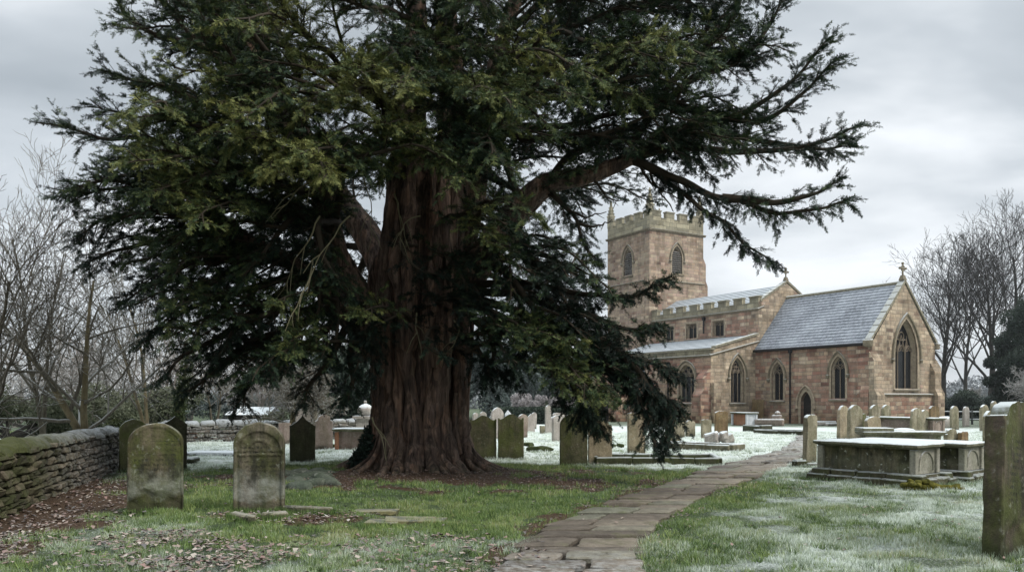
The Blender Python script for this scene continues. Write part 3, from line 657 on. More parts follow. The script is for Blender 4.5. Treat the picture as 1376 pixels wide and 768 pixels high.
mb = MB(); mb.box(-8.69+.001, -8.42, -4.1, -3.45, -.3, 2.6); mb.box(-8.7,-8.58,-4.1,.3,-.3,.6); mb.build('buttress', M_buff, church)
# chancel roof
def roof(name, x0, x1, ye, ze, yr, zr, parent, ov=.2, cw=.26, mat=None):
    mb = MB(); dy, dz = yr-ye, zr-ze; ln = math.hypot(dy,dz); ty, tz = dy/ln, dz/ln; ny, nz_ = (-tz if ty > 0 else tz), abs(ty)
    s_ = -ov; k = 0
    while s_ < ln:
        e_ = min(s_+cw, ln); mb.tint = random.random()
        a = (ye+ty*s_+ny*.07, ze+tz*s_+nz_*.07); b = (ye+ty*e_+ny*.035, ze+tz*e_+nz_*.035); c = (ye+ty*s_+ny*.03, ze+tz*s_+nz_*.03)
        mb.add([(x0,*a),(x1,*a),(x1,*b),(x0,*b),(x0,*c),(x1,*c)], [(0,1,2,3),(4,5,1,0)]); s_ = e_
    mb.add([(x0,ye-ty*ov,ze-tz*ov),(x1,ye-ty*ov,ze-tz*ov),(x1,yr,zr),(x0,yr,zr)], [(0,1,2,3)])
    return mb.build(name, mat or M_slate, parent)
roof('roof', -L, -.28, 0, EV+.05, W_/2, RD+.02, church); roof('roof', -L, -.28, W_, EV+.05, W_/2, RD+.02, church)
mb = MB(); mb.tube([Vector((-L,W_/2,RD+.08)), Vector((-.3,W_/2,RD+.08))], [.13,.13], 6); mb.build('ridge_tiles', M_cop, church)
def coping(y0, z0, y1, z1, x0, x1, th=.17, n=8):
    mb = MB()
    for i in range(n):
        a, b = i/n, (i+1)/n-.008; A = (y0+(y1-y0)*a, z0+(z1-z0)*a); B = (y0+(y1-y0)*b, z0+(z1-z0)*b); lf = .03*(i%2)*0+rnd(0,.02)
        mb.add([(x0,A[0],A[1]),(x1,A[0],A[1]),(x1,B[0],B[1]),(x0,B[0],B[1]),(x0,A[0],A[1]+th+lf),(x1,A[0],A[1]+th+lf),(x1,B[0],B[1]+th-.01),(x0,B[0],B[1]+th-.01)],
               [(0,3,2,1),(4,5,6,7),(0,1,5,4),(1,2,6,5),(2,3,7,6),(3,0,4,7)])
    return mb.build('gable_coping', M_cop, church)
coping(-.18, EV+.02, W_/2, RD+.08, -.34, .07, .2, 9); coping(W_+.18, EV+.02, W_/2, RD+.08, -.34, .07, .2, 9)
for y_ in (-.2, W_+.2): mb = MB(); mb.stone((-.12,y_,EV-.03),(.5,.4,.42),0,.15); mb.build('kneeler', M_dressd, church)
def cross(x, y, z, s=1.0):
    mb = MB(); mb.taper(x-.17*s,x+.17*s,y-.17*s,y+.17*s,z,z+.3*s,.08*s,.08*s); mb.tube([Vector((x,y,z+.28*s)),Vector((x,y,z+1.02*s))],[.06*s,.05*s],6)
    cz = z+.72*s; mb.tube([Vector((x,y-.26*s,cz)),Vector((x,y+.26*s,cz))],[.055*s]*2,6)
    mb.tube([Vector((x,y+.17*s*math.cos(a*PI/6),cz+.17*s*math.sin(a*PI/6))) for a in range(13)],[.035*s]*13,5)
    for dy, dz in ((.27,0),(-.27,0),(0,.3)): mb.stone((x,y+dy*s,cz+dz*s),(.12*s,.14*s,.14*s))
    return mb.build('gable_cross', M_dressd, church, smooth=40)
cross(-.12, W_/2, RD+.22)
# gutters and downpipes
def pipe(x, y, z0, z1):
    mb = MB(); mb.tube([Vector((x,y,z0)),Vector((x,y,z1))],[.055,.055],8); mb.taper(x-.1,x+.1,y-.09,y+.09,z1-.25,z1,0,0)
    z = z0+.6
    while z < z1-.3: mb.tube([Vector((x,y,z)),Vector((x,y,z+.08))],[.075,.075],8); z += 1.3
    return mb.build('downpipe', M_iron, church)
pipe(-5.72,-.14,-.05,EV-.1); pipe(-13.7,.16,6.3,7.5); pipe(-12.6,-4.24,-.05,4.1)
mb = MB(); mb.tube([Vector((-L,-.17,EV-.08)),Vector((-.3,-.17,EV-.08))],[.09,.09],6); mb.build('gutter', M_iron, church)
# --- nave with clerestory
N0, N1 = -19.7, -8.7; CS, CN = .3, 5.9
S2 = Wall((N1,CS,0), (-1,0,0), (0,-1,0)); mb = MB()
cw = [(3.7,1.1,6.05,7.15),(6.4,1.1,6.05,7.15),(8.9,1.1,6.05,7.15)]
S2.face(mb, [(0,4.5),(11,4.5),(11,7.6),(0,7.6)], [[(a+x,z) for x,z in arch_pts(w_,b,c_,flat=True)] for a,w_,b,c_ in cw])
mb.box(N0,N1,CN-.3,CN,4.5,7.6)
mb.build('clerestory_wall', M_pink, church)
for a,w_,b,c_ in cw: window(S2, a, w_, b, c_, 2, church, flat=True, hood=False)
E2 = Wall((N1,CS,0), (0,1,0), (1,0,0)); mb = MB()
E2.face(mb, [(0,0),(5.6,0),(5.6,8.1),(2.8,9.55),(0,8.1)]); mb.build('nave_gable_wall', M_buff, church)
mb = MB(); strip(mb,(N0,CS,7.55),(N1+.02,CS,7.55),.12,.16,(0,-1,0)); mb.build('string_course', M_dressd, church); mb = MB(); strip(mb,(N1,CS-.1,7.55),(N1,CS+.5,7.75),.08,.14,(1,0,0)); mb.build('string_course', M_dressd, church)
def battlement(mb, cap, A, B, z0, z1, z2, n, mw, th, N, endx=0):
    """parapet from A to B (2D), crenels at z1, merlons to z2"""
    A = Vector(A); B = Vector(B); D = B-A; ln = D.length; D.normalize(); N = Vector(N)
    def bx(m_, a, b, lo, hi, o=0.0):
        p = A+D*a; q = A+D*b; i0 = -N*(th+o); o0 = N*o
        vs = [(*(p+i0),lo),(*(q+i0),lo),(*(q+o0),lo),(*(p+o0),lo),(*(p+i0),hi),(*(q+i0),hi),(*(q+o0),hi),(*(p+o0),hi)]
        m_.add(vs, [(0,3,2,1),(4,5,6,7),(0,1,5,4),(1,2,6,5),(2,3,7,6),(3,0,4,7)])
    bx(mb, 0, ln, z0, z1); gap = (ln-n*mw)/(n-1)
    for i in range(n):
        a = i*(mw+gap); bx(mb, a, a+mw, z1, z2); cap.append(MB()); bx(cap[-1], a-.04, a+mw+.04, z2, z2+.09, .05)
        if i < n-1: cap.append(MB()); bx(cap[-1], a+mw+.001, a+mw+gap-.001, z1, z1+.07, .045)
for y_, n_ in ((CS,(0,-1)),(CN,(0,1))):
    mb = MB(); cp = []; battlement(mb, cp, (N1,y_), (N0,y_), 7.7, 8.02, 8.45, 8, .80, .3, n_); pr_ = mb.build('nave_parapet', M_par, church); [k_c.build('coping_stone', M_cop, pr_) for k_c in cp]
roof('roof', N0, N1-.2, CS+.3, 8.0, 3.1, 9.45, church, 0, .3, M_lead); roof('roof', N0, N1-.2, CN-.3, 8.0, 3.1, 9.45, church, 0, .3, M_lead)
coping(CS+.15, 8.12, 3.1, 9.62, N1-.32, N1+.06, .16, 6); coping(CN-.15, 8.12, 3.1, 9.62, N1-.32, N1+.06, .16, 6); cross(N1-.1, 3.1, 9.74, .85)
# --- aisles
A0 = -4.1
S3 = Wall((N1,A0,0), (-1,0,0), (0,-1,0)); mb = MB()
aw = [(2.25,1.5,1.35,3.85),(9.6,1.5,1.35,3.85)]
S3.face(mb, [(0,-.3),(11,-.3),(11,4.4),(0,4.4)], [[(a+x,z) for x,z in arch_pts(w_,b,c_,.9)] for a,w_,b,c_ in aw])
mb.box(N0,N0+.3,A0+.02,CS,-.3,4.4); mb.build('aisle_wall', M_pink, church); mb = MB(); mb.box(N0,N1,9.9,10.3,-.3,4.6); mb.build('aisle_wall', M_pink, church)
for a,w_,b,c_ in aw: window(S3, a, w_, b, c_, 3, church, rise=.9, tr=.038)
E3 = Wall((N1,A0,0), (0,1,0), (1,0,0)); mb = MB(); ew = (2.42,1.24,1.35,4.3)
E3.face(mb, [(0,-.3),(4.4,-.3),(4.4,5.85),(0,4.75)], [[(ew[0]+x,z) for x,z in arch_pts(ew[1],ew[2],ew[3])]])
mb.build('aisle_gable_wall', M_buff, church); window(E3, *ew, 3, church, tr=.038)
E4 = Wall((N1,CN,0), (0,1,0), (1,0,0)); mb = MB(); E4.face(mb, [(0,-.3),(4.4,-.3),(4.4,4.75),(0,5.85)]); mb.build('aisle_gable_wall', M_buff, church)
mb = MB(); mb.box(N0,N1,A0,A0+.3,4.4,4.75); mb.build('aisle_parapet', M_par, church)
mb = MB(); strip(mb,(N0,A0,4.3),(N1+.02,A0,4.3),.12,.15,(0,-1,0)); strip(mb,(N1,A0-.1,4.3),(N1,CS,5.35),.10,.15,(1,0,0)); mb.build('string_course', M_dressd, church)
mb = MB()
mb.box(N0,N1+.08,A0-.08,A0+.34,4.752,4.86)
for i in range(6):
    a, b = i/6, (i+1)/6-.005; y0_, z0_, y1_, z1_ = A0-.05+4.4*a, 4.77+1.1*a, A0-.05+4.4*b, 4.77+1.1*b
    if i == 0: y0_ = A0+.345; z0_ = 4.77+1.1*(.395/4.4)
    mb.add([(N1-.3,y0_,z0_),(N1+.09,y0_,z0_),(N1+.09,y1_,z1_),(N1-.3,y1_,z1_),(N1-.3,y0_,z0_+.15),(N1+.09,y0_,z0_+.15),(N1+.09,y1_,z1_+.15),(N1-.3,y1_,z1_+.15)],
           [(0,3,2,1),(4,5,6,7),(0,1,5,4),(1,2,6,5),(2,3,7,6),(3,0,4,7)])
mb.build('parapet_coping', M_cop, church)
roof('aisle_roof', N0, N1-.31, A0+.3, 4.78, CS, 5.88, church, 0, .5, M_lead); roof('aisle_roof', N0, N1, 10.3, 4.7, CN, 5.85, church, 0, .5, M_lead)
# --- porch (mostly behind the yew)
px0, px1, py0 = -17.3, -14.3, -7.4; mb = MB()
PS = Wall((px1,py0,0), (-1,0,0), (0,-1,0)); hP = [(1.5+x,z) for x,z in arch_pts(1.3,.02,2.5)]
PS.face(mb, [(0,-.3),(3,-.3),(3,2.6),(1.5,4.0),(0,2.6)], [hP]); mb.box(px1-.3,px1,py0+.01,A0,-.3,2.6); mb.box(px0,px0+.3,py0+.01,A0,-.3,2.6)
mb.build('porch_wall', M_pink, church); d = MB(); PS.face(d, hP, (), -.3); d.build('porch_door', M_ddoor, church)
def roofx(name, xe, ze, xr, zr, y0, y1):
    mb = MB(); n = 10
    for i in range(n):
        a, b = i/n, (i+1)/n; mb.tint = random.random()
        mb.add([(xe+(xr-xe)*a,y0,ze+(zr-ze)*a+.08),(xe+(xr-xe)*a,y1,ze+(zr-ze)*a+.08),(xe+(xr-xe)*b,y1,ze+(zr-ze)*b+.05),(xe+(xr-xe)*b,y0,ze+(zr-ze)*b+.05)],[(0,1,2,3)])
    mb.build(name, M_slate, church)
roofx('porch_roof', px1+.15, 2.5, (px0+px1)/2, 4.05, py0-.1, A0); roofx('porch_roof', px0-.15, 2.5, (px0+px1)/2, 4.05, py0-.1, A0)
# --- tower
T0, T1, TS, TN = -25.1, -19.7, .21, 5.98
ST = Wall((T1,TS,0), (-1,0,0), (0,-1,0)); ET = Wall((T1,TS,0), (0,1,0), (1,0,0)); TW = TN-TS; TD = T1-T0
mb = MB(); bh = (1.1,11.7,13.95)
ST.face(mb, [(0,-.3),(TD,-.3),(TD,15.0),(0,15.0)], [[(TD/2+x,z) for x,z in arch_pts(bh[0],bh[1],bh[2])]], reveal=.45)
ET.face(mb, [(0,-.3),(TW,-.3),(TW,15.0),(0,15.0)], [[(TW/2+x,z) for x,z in arch_pts(bh[0],bh[1],bh[2])]], reveal=.45)
mb.box(T0,T1-.35,TN-.35,TN,-.3,15.0); mb.box(T0,T0+.35,TS+.3,TN-.35,-.3,15.0); mb.box(T0+.3,T1-.5,TS+.5,TN-.4,14.9,15.1)
mb.build('tower_wall', M_tow, church)
window(ST, TD/2, bh[0], bh[1], bh[2], 2, church, louver=True, reveal=.45, big=False); window(ET, TW/2, bh[0], bh[1], bh[2], 2, church, louver=True, reveal=.45)
mb = MB()
for z, pr_, hh in ((10.95,.09,.14),(14.92,.17,.22),(5.2,.08,.14)):
    mb = MB()
    strip(mb,(T0-.1,TS,z),(T1+pr_,TS,z),pr_,hh,(0,-1,0)); strip(mb,(T1,TS-pr_,z),(T1,TN+pr_,z),pr_,hh,(1,0,0)); strip(mb,(T1,TN,z),(T0-.1,TN,z),pr_,hh,(0,1,0)); strip(mb,(T0,TN,z),(T0,TS,z),pr_,hh,(-1,0,0)); mb.build('string_course', M_dressd, church)
for A_, B_, n_, k_, w_ in (((T1,TS),(T0,TS),(0,-1),5,.74),((T1,TS+.335),(T1,TN-.335),(1,0),4,.85),((T0,TN),(T1,TN),(0,1),5,.74),((T0,TN-.335),(T0,TS+.335),(-1,0),4,.85)):
    mb = MB(); cp = []; battlement(mb, cp, A_, B_, 15.14, 15.95, 16.5, k_, w_, .33, n_); pr_ = mb.build('tower_parapet', M_par, church); [k_c.build('coping_stone', M_cop, pr_) for k_c in cp]
for (x, y) in ((T1-.2,TS+.2),(T1-.2,TN-.2),(T0+.2,TS+.2),(T0+.2,TN-.2)):
    mb = MB(); mb.box(x-.22,x+.22,y-.22,y+.22,16.0,16.95); mb.taper(x-.27,x+.27,y-.27,y+.27,16.95,17.07,.03,.03); mb.taper(x-.19,x+.19,y-.19,y+.19,17.07,18.1,.14,.14)
    for k in range(3):
        z = 17.22+k*.26; r = .2-.045*k
        for sx, sy in ((-1,-1),(1,-1),(1,1),(-1,1)): mb.stone((x+sx*r*.85,y+sy*r*.85,z),(.11,.11,.11),0,.1,.4)
    mb.stone((x,y,18.12),(.19,.19,.15)); mb.stone((x,y,18.27),(.1,.1,.18)); mb.build('pinnacle', M_par, church)
mb = MB(); mb.box(T1-.001,T1+.14,TS-.14,TS+.55,-.3,13.1); mb.box(T1-.5,T1-.001,TS-.14,TS-.001,-.3,13.1); mb.build('buttress', M_tow, church)
buttress('buttress', T1-.75, T1-.05, TN+.001, TN+.55, 10.9, 12.7, (0,1), M_tow)
mb = MB(); mb.tube([Vector((T1-2.7,3.1,15)),Vector((T1-2.7,3.1,20.2))],[.05,.03],6); mb.build('flagpole', m_plain('pole_white',(.5,.5,.5)), church)
mb = MB(); mb.taper(T0+.5,T1-.5,TS+.5,TN-.5,15.1,15.6,2.3,2.3); mb.build('tower_roof', M_lead, church)
# ---------------------------------------------------------------- headstones
RZ = math.atan2(.512, .859)      # graves face east like the church
def prof(shape, x, hw, H, rise):
    ax = abs(x)/hw
    if shape == 'round': return H-rise+rise*math.sqrt(max(0,1-ax*ax))
    if shape == 'gothic':
        r = 1.35; c = r-1; z = math.sqrt(max(0, r*r-(ax+c)**2)); zm = math.sqrt(r*r-c*c); return H-rise+rise*z/zm
    if shape == 'shoulder':
        if ax > .74: return H-rise*(1.0 if ax > .8 else .93)-(.05*rise if ax > .95 else 0)
        return H-rise*.85+rise*.85*math.sqrt(max(0,1-(ax/.745)**2))
    if shape == 'cyma':
        if ax > .88: return H-rise*(.72+.0*(ax-.88))
        return H-rise*(1-(.5+.5*math.cos(PI*min(1,ax/.88))))*1.0 + (0 if ax < .8 else rise*.28*(ax-.8)/.08*0)
    if shape == 'peak': return H-rise*ax
    if shape == 'flat': return H-rise*ax**4
    if shape == 'ogee':
        if ax > .9: return H-rise
        return H-rise*(ax/.9)**.75 if ax > .12 else H-rise*(.12/.9)**.75*(ax/.12)**1.5
    return H
def headstone(name, loc, rz, W, H, T, shape, rise, mat, lean=(0,0), nx=22, nz=16, rough=.006, carve=None, label=None, cat='headstone', group=None, ragged=0):
    hw = W/2; xsn = [-hw*math.cos(PI*i/nx) for i in range(nx+1)]
    if shape == 'shoulder':
        for b in (.735,.745,.795,.805):
            for sg in (-1,1):
                i = min(range(1,nx), key=lambda k: abs(xsn[k]-sg*b*hw)); xsn[i] = sg*b*hw
        xsn.sort()
    sd = Vector((rnd(-50,50),rnd(-50,50),rnd(-50,50))); vs = []; tp = [prof(shape, x, hw, H, rise) for x in xsn]
    bev = min(.014, T*.16)
    for side in (-1, 1):
        for i, x in enumerate(xsn):
            for j in range(nz+1):
                z = -.15+(tp[i]+.15)*j/nz; y = side*T/2
                ed = i in (0,nx) or j == nz
                if ed: y -= side*bev
                px_, pz_ = x, z
                if not ed:
                    px_ = max(-hw+bev, min(hw-bev, x)); pz_ = min(z, tp[i]-bev)
                    y += rough*noise.noise(sd+Vector((x*7,side*3,z*7)))*2.0
                    if carve and side == -1: y += carve(x, z)
                else:
                    px_ += .5*rough*noise.noise(sd+Vector((x*9,z*9,4)))*2; pz_ += rough*noise.noise(sd+Vector((z*6,x*14,9)))*2
                vs.append((px_, y, pz_))
    n1 = (nx+1)*(nz+1); fs = []
    I = lambda s_, i, j: s_*n1+i*(nz+1)+j
    for i in range(nx):
        for j in range(nz):
            fs.append((I(0,i,j),I(0,i+1,j),I(0,i+1,j+1),I(0,i,j+1))); fs.append((I(1,i,j),I(1,i,j+1),I(1,i+1,j+1),I(1,i+1,j)))
        fs.append((I(0,i,nz),I(0,i+1,nz),I(1,i+1,nz),I(1,i,nz)))
    for j in range(nz):
        fs.append((I(0,0,j),I(0,0,j+1),I(1,0,j+1),I(1,0,j))); fs.append((I(0,nx,j),I(1,nx,j),I(1,nx,j+1),I(0,nx,j+1)))
    mb = MB(); mb.add(vs, fs); o = mb.build(name, mat, None, smooth=42)
    o.location = loc; o.rotation_euler = (lean[0], lean[1], rz)
    tag(o, label, cat, group); return o
def hs(x0, x1, yt, yb, shape, rise, mat, label, T=.13, rz=RZ, lean=(0,0), group=None, cat='headstone', name='headstone', **kw):
    """a stone filling columns x0..x1, rows yt..yb of the photograph, standing on the ground"""
    Y = F*EYE/(yb-HZ); X = ((x0+x1)/2-CX)/F*Y; c, s = math.cos(rz), math.sin(rz)
    kW = abs(c*Y-s*X)*F/Y**2; kT = abs(s*Y+c*X)*F/Y**2
    W = max(.22, ((x1-x0)-T*kT)/kW); H = (yb-yt)/F*Y
    return headstone(name, (X,Y+T*.5,gz1(X,Y)), rz, W, H, T, shape, rise*W, mat, lean, label=label, cat=cat, group=group, **kw)
MOSS = (.075,.09,.022)
Ms_green = m_stone('stone_mossy_green', (.085,.085,.045), (.16,.135,.09), .75, .45, .6, MOSS, .15, low=.3)
Ms_dark = m_stone('stone_dark', (.045,.042,.028), (.09,.078,.05), .5, .6, .5, (.03,.04,.012), .05)
Ms_fore = m_stone('stone_fore_brown', (.095,.075,.048), (.18,.145,.10), 1.0, .75, .12, (.062,.072,.018), .25, text=(.55,.98,.27), low=.42, pale=.5)
Ms_fore2 = m_stone('stone_fore_grey', (.09,.075,.052), (.18,.15,.11), .8, .85, .12, (.058,.066,.02), .2, text=(.50,.95,.25), low=.2, pale=.65)
Ms_pale = m_stone('stone_pale_frosty', (.30,.265,.235), (.40,.365,.33), .1, .18, .95, MOSS, .3, low=.1)
Ms_pink = m_stone('stone_pinkish', (.22,.165,.14), (.30,.24,.205), .2, .3, .7, MOSS, .2, low=.15)
Ms_buff = m_stone('stone_buff', (.27,.215,.145), (.38,.31,.22), .22, .35, .9, (.10,.11,.04), .3, low=.25)
Ms_grey = m_stone('stone_grey_streaked', (.20,.175,.12), (.33,.29,.21), .28, .5, .95, (.085,.095,.035), .3, low=.25)
Ms_brown = m_stone('stone_rusty_brown', (.16,.10,.055), (.24,.165,.09), .25, .5, .8, (.09,.09,.03), .2, low=.2)
Ms_white = m_stone('stone_white', (.50,.52,.54), (.62,.64,.66), .0, .08, .9, MOSS, .1, low=.06)
Ms_tomb = m_stone('tomb_side', (.095,.085,.05), (.18,.155,.10), .6, .85, .6, (.06,.07,.02), 1.0, low=.2, pale=.15)
Ms_tombend = m_stone('tomb_end_panel', (.24,.225,.18), (.32,.30,.25), .25, .3, .7, (.09,.11,.04), .3, low=.18)
Ms_slab = m_stone('tomb_slab', (.11,.105,.075), (.19,.175,.13), .5, .5, .85, (.08,.09,.03), .3, low=.0)
Ms_tbase = m_stone('tomb_base', (.06,.055,.035), (.12,.105,.07), .6, .5, .35, (.05,.06,.018), .4, low=.0)
Ms_red = m_stone('tomb_red', (.30,.13,.07), (.36,.19,.12), .1, .2, .8, MOSS, .1, low=.08)
def carve_plain(x, z):          # moulded rim line
    return 0.0
def carve_arch(hw, H):
    def f(x, z):
        zs = H-hw; r = math.hypot(x, max(0, z-zs)); d = r if z > zs else abs(x)
        y = .022*float(sstep(hw*.86, hw*.80, d))       # sunk panel in a raised rim
        if z > zs+.02:                                    # carved semicircle and scrolls
            if abs(r-hw*.50) < .022: y -= .016
            if r < hw*.42: y -= .010*(.5+.5*math.sin(x*60)*math.cos(z*55))
            if r > hw*.54: y -= .009*max(0, math.sin(math.atan2(z-zs,x)*11))
        if abs(z-(zs-.02)) < .016 and abs(x) < hw*.8: y -= .012
        return y
    return f
def carve_rim(hw, H, sp=0):
    def f(x, z):
        zs = H-hw; d = math.hypot(x, max(0, z-zs)) if z > zs else abs(x)
        y = .012*float(sstep(hw*.93, hw*.88, d))
        nn = noise.noise(Vector((x*5+sp, z*5, 3)))
        y += .035*float(sstep(.30, .12, z+nn*.16))*(1 if z > 0 else 1)     # flaked away foot
        return y
    return f
# foreground pair
h1 = hs(168,245,571,690,'round',.40,Ms_fore,'green stained round topped headstone left of the scrolled one, its foot flaked away',T=.12,rz=RZ-.30,lean=(-.02,.0),nx=60,nz=80,rough=.004,carve=carve_rim(.39,1.2))
h2 = hs(311,382,566,688,'round',.46,Ms_fore2,'round topped headstone with carved scroll arch and sunken panel beside loose kerb stones',T=.13,rz=RZ-.42,lean=(-.015,.0),nx=60,nz=80,rough=.004,carve=carve_arch(.365,1.2))
hs(158,197,565,636,'gothic',.42,Ms_green,'pale rimmed arched headstone seen behind the left shoulder of the green stained one',lean=(.02,0),T=.12)
hs(217,250,560,634,'peak',.36,Ms_dark,'dark pointed headstone peeping over the right shoulder of the green stained one',T=.12)
hs(388,423,557,621,'ogee',.40,Ms_dark,'black headstone with ogee peak and waisted sides right of the scrolled one',T=.14,rz=RZ-.2)
hs(422,447,555,602,'shoulder',.35,Ms_pink,'dull pink shouldered headstone behind the black ogee one',T=.12)
hs(396,417,548,594,'round',.45,Ms_pale,'frosted dome topped headstone rising behind the black ogee one')
hs(373,390,567,596,'flat',.02,Ms_pink,'low square pinkish stone beside the pale stemmed tree')
# right of the yew
hs(631,667,557,617,'cyma',.20,Ms_green,'dark mossy headstone with wavy top nearest the yew roots',T=.10,rz=.12)
hs(669,704,556,617,'cyma',.20,Ms_green,'mossy headstone with wavy top, lighter patch in its middle, second from the yew trunk',T=.10,rz=.10)
hs(752,790,555,625,'round',.46,Ms_green,'round topped green headstone between the yew and the stone with the red patch',T=.10,rz=.12,nx=30,nz=24)
hs(790,823,562,622,'shoulder',.2,Ms_buff,'buff headstone with a reddish patch at its foot, under the hanging yew boughs',T=.10,rz=.12)
hs(843,868,555,611,'flat',.05,Ms_buff,'tall narrow mossy buff headstone behind the hanging yew boughs',T=.14,rz=.2)
# pale group beyond
PG = 'pale frosted headstones beyond the yew'
for (a,b,c,d,sh,ri,mt,lb) in [
    (658,676,547,590,'gothic',.6,Ms_pale,'pale domed headstone showing between the two wavy topped mossy ones'),
    (645,655,553,585,'round',.5,Ms_pale,'small frosted stone tip above the nearest wavy topped headstone, right one'),
    (634,643,555,585,'round',.5,Ms_pale,'small frosted stone tip above the nearest wavy topped headstone, left one'),
    (679,688,551,585,'peak',.6,Ms_white,'white pointed stone peeping over the second wavy topped headstone'),
    (694,709,556,588,'gothic',.4,Ms_pink,'pinkish pointed headstone at the front left of the pale group'),
    (707,719,555,580,'peak',.5,Ms_pale,'pale peaked headstone leaning beside the pinkish pointed one'),
    (713,721,554,576,'gothic',.5,Ms_pale,'pale narrow headstone just behind the peaked one'),
    (732,741,544,582,'gothic',.6,Ms_pale,'tallest slim pale headstone with pointed top in front of the hedge'),
    (725,733,572,583,'flat',.0,Ms_grey,'low grey block at the foot of the slim pale headstone'),
    (738,752,559,581,'flat',.15,Ms_pale,'pale square topped headstone left of the broad frosted one'),
    (741,760,558,593,'flat',.2,Ms_pale,'broad pale headstone with frosted flat top left of the round green one'),
    (743,762,554,578,'flat',.1,Ms_pale,'frosted flat stone furthest back in the pale group')]:
    hs(a,b,c,d,sh,ri,mt,lb,group=PG,nx=14,nz=8,rz=RZ+rnd(-.25,.1),lean=(rnd(-.04,.04),rnd(-.04,.04)))
# between the yew and the church
for (a,b,c,d,sh,ri,mt,lb,ln) in [
    (893,914,570,597,'flat',.1,Ms_grey,'grey headstone half hidden by the lowest yew bough',.03),
    (908,921,560,587,'flat',.08,Ms_grey,'square grey headstone behind the drooping bough',0),
    (921,935,563,585,'round',.3,Ms_grey,'short grey headstone left of the frosted square topped one',0),
    (942,957,562,588,'flat',.04,Ms_grey,'square topped headstone with a frosted upper edge left of the tall broad one',0),
    (960,979,552,586,'flat',.12,Ms_brown,'tall broad headstone in front of the aisle buttress',.02)]:
    hs(a,b,c,d,sh,ri,mt,lb,group='headstones between the yew and the church',nx=14,nz=10,lean=(ln,0),rz=RZ-.25)
# right hand group
RG = 'headstones right of the path'
for (a,b,c,d,sh,ri,mt,lb,ln,ly) in [
    (1079,1099,556,622,'flat',.18,Ms_grey,'tall streaked headstone standing alone where the path bends',.03,.0),
    (1125,1142,544,589,'gothic',.5,Ms_buff,'upright buff headstone left of the tall leaning pair',0,.03),
    (1138,1160,543,597,'gothic',.4,Ms_grey,'tall grey headstone with frosted tip leaning right of the buff one',-.03,.05),
    (1158,1165,556,586,'flat',.1,Ms_green,'mossy headstone edge right behind the tall leaning grey one',0,0),
    (1168,1184,545,584,'gothic',.35,Ms_grey,'frost edged headstone left of the rounded one by the long chest tomb',0,0),
    (1184,1198,544,582,'round',.5,Ms_grey,'narrow rounded headstone at the left end of the long chest tomb',0,.0),
    (1165,1188,559,597,'flat',.14,Ms_buff,'buff flat topped headstone leaning left behind the big chest tomb',-.02,-.10),
    (1222,1241,549,588,'gothic',.3,Ms_grey,'dark grey headstone leaning right against its pair before the long chest tomb',-.05,.16),
    (1235,1248,551,587,'round',.4,Ms_grey,'narrower partner of the leaning dark grey headstone',-.03,.14),
    (1249,1264,545,579,'flat',.15,Ms_brown,'rusty brown headstone with square top near the chancel corner',0,0),
    (1277,1290,545,577,'round',.5,Ms_grey,'rounded grey headstone just beyond the chancel corner',0,0),
    (1294,1304,546,573,'round',.5,Ms_pale,'slim pale headstone in front of the rail fence',0,0),
    (1317,1331,543,580,'round',.5,Ms_grey,'rounded headstone left of the frost capped one near the dark yews',0,.0),
    (1331,1341,538,578,'round',.5,Ms_grey,'frost capped narrow headstone furthest right before the dark yews',0,.02),
    (1322,1342,552,597,'gothic',.5,Ms_grey,'larger pointed headstone nearest the great lichen covered one',-.02,-.02),
    (1337,1346,557,584,'round',.4,Ms_grey,'small frosted headstone tucked behind the pointed one',0,0),
    (1269,1290,576,600,'shoulder',.25,Ms_grey,'low shouldered stone behind the back slab of the chest tombs',0,0),
    (1288,1303,580,600,'flat',.12,Ms_brown,'low square brown stone right of the low shouldered one',0,0)]:
    hs(a,b,c,d,sh,ri,mt,lb,group=RG,nx=18,nz=12,lean=(ln,ly*1.3+rnd(-.035,.035)),T=.14,rough=.012)
hs(1096,1117,546,567,'round',.25,Ms_white,'frosted white headstone with sloping shoulders left of the buff upright one',T=.1,rz=.1,nx=16,nz=8)
mb = MB(); p_ = G(1108,571); mb.stone((0,0,.1),(1.3,.5,.3),0,.1); mb.stone((.6,-.3,.06),(1.4,.5,.16),.1,.1)
o = mb.build('stone_plinth', Ms_pale); o.location = p_; tag(o, 'frosted rubble plinth at the foot of the white headstone', 'plinth')
# big stone at the right edge
Ms_right = m_stone('stone_right_dark', (.045,.035,.028), (.10,.075,.058), .6, .85, .7, (.062,.078,.014), .2, text=(.35,1.22,.30), low=.3)
Yr = 7.85; Xr = (1353-CX)/F*Yr; big = empty('headstone', (Xr,Yr,-.03), 0, 'large dark shouldered headstone with green streaks, cut off by the right edge of the photo', 'headstone')
rzR = math.radians(36)
def carve_r(x, z):
    return .012*float(sstep(.44,.40,abs(x)))+.02*float(sstep(.30,.24,z+.09*math.sin(x*9)))
b1 = headstone('slab', (0,0,0), 0, .95, 1.60, .19, 'shoulder', .18, Ms_right, nx=50, nz=60, rough=.006, carve=carve_r)
for k_ in ('category','label'): 
    if k_ in b1: del b1[k_]
b1.parent = big; big.rotation_euler = (math.radians(-2), math.radians(7), rzR)
big.location = (Xr+.22,Yr+.26,-.03)
# kerb block of the stone by the path
p_ = G(1085,627); mb = MB(); mb.stone((-.22,-.05,.06),(.28,.24,.24),0,.08); mb.stone((.22,.05,.03),(.5,.16,.12),.1,.08)
o = mb.build('foot_block', Ms_tomb); o.location = p_; o.rotation_euler = (0,0,.1); tag(o, 'small dark stone blocks at the foot of the lone streaked headstone', 'stone block')
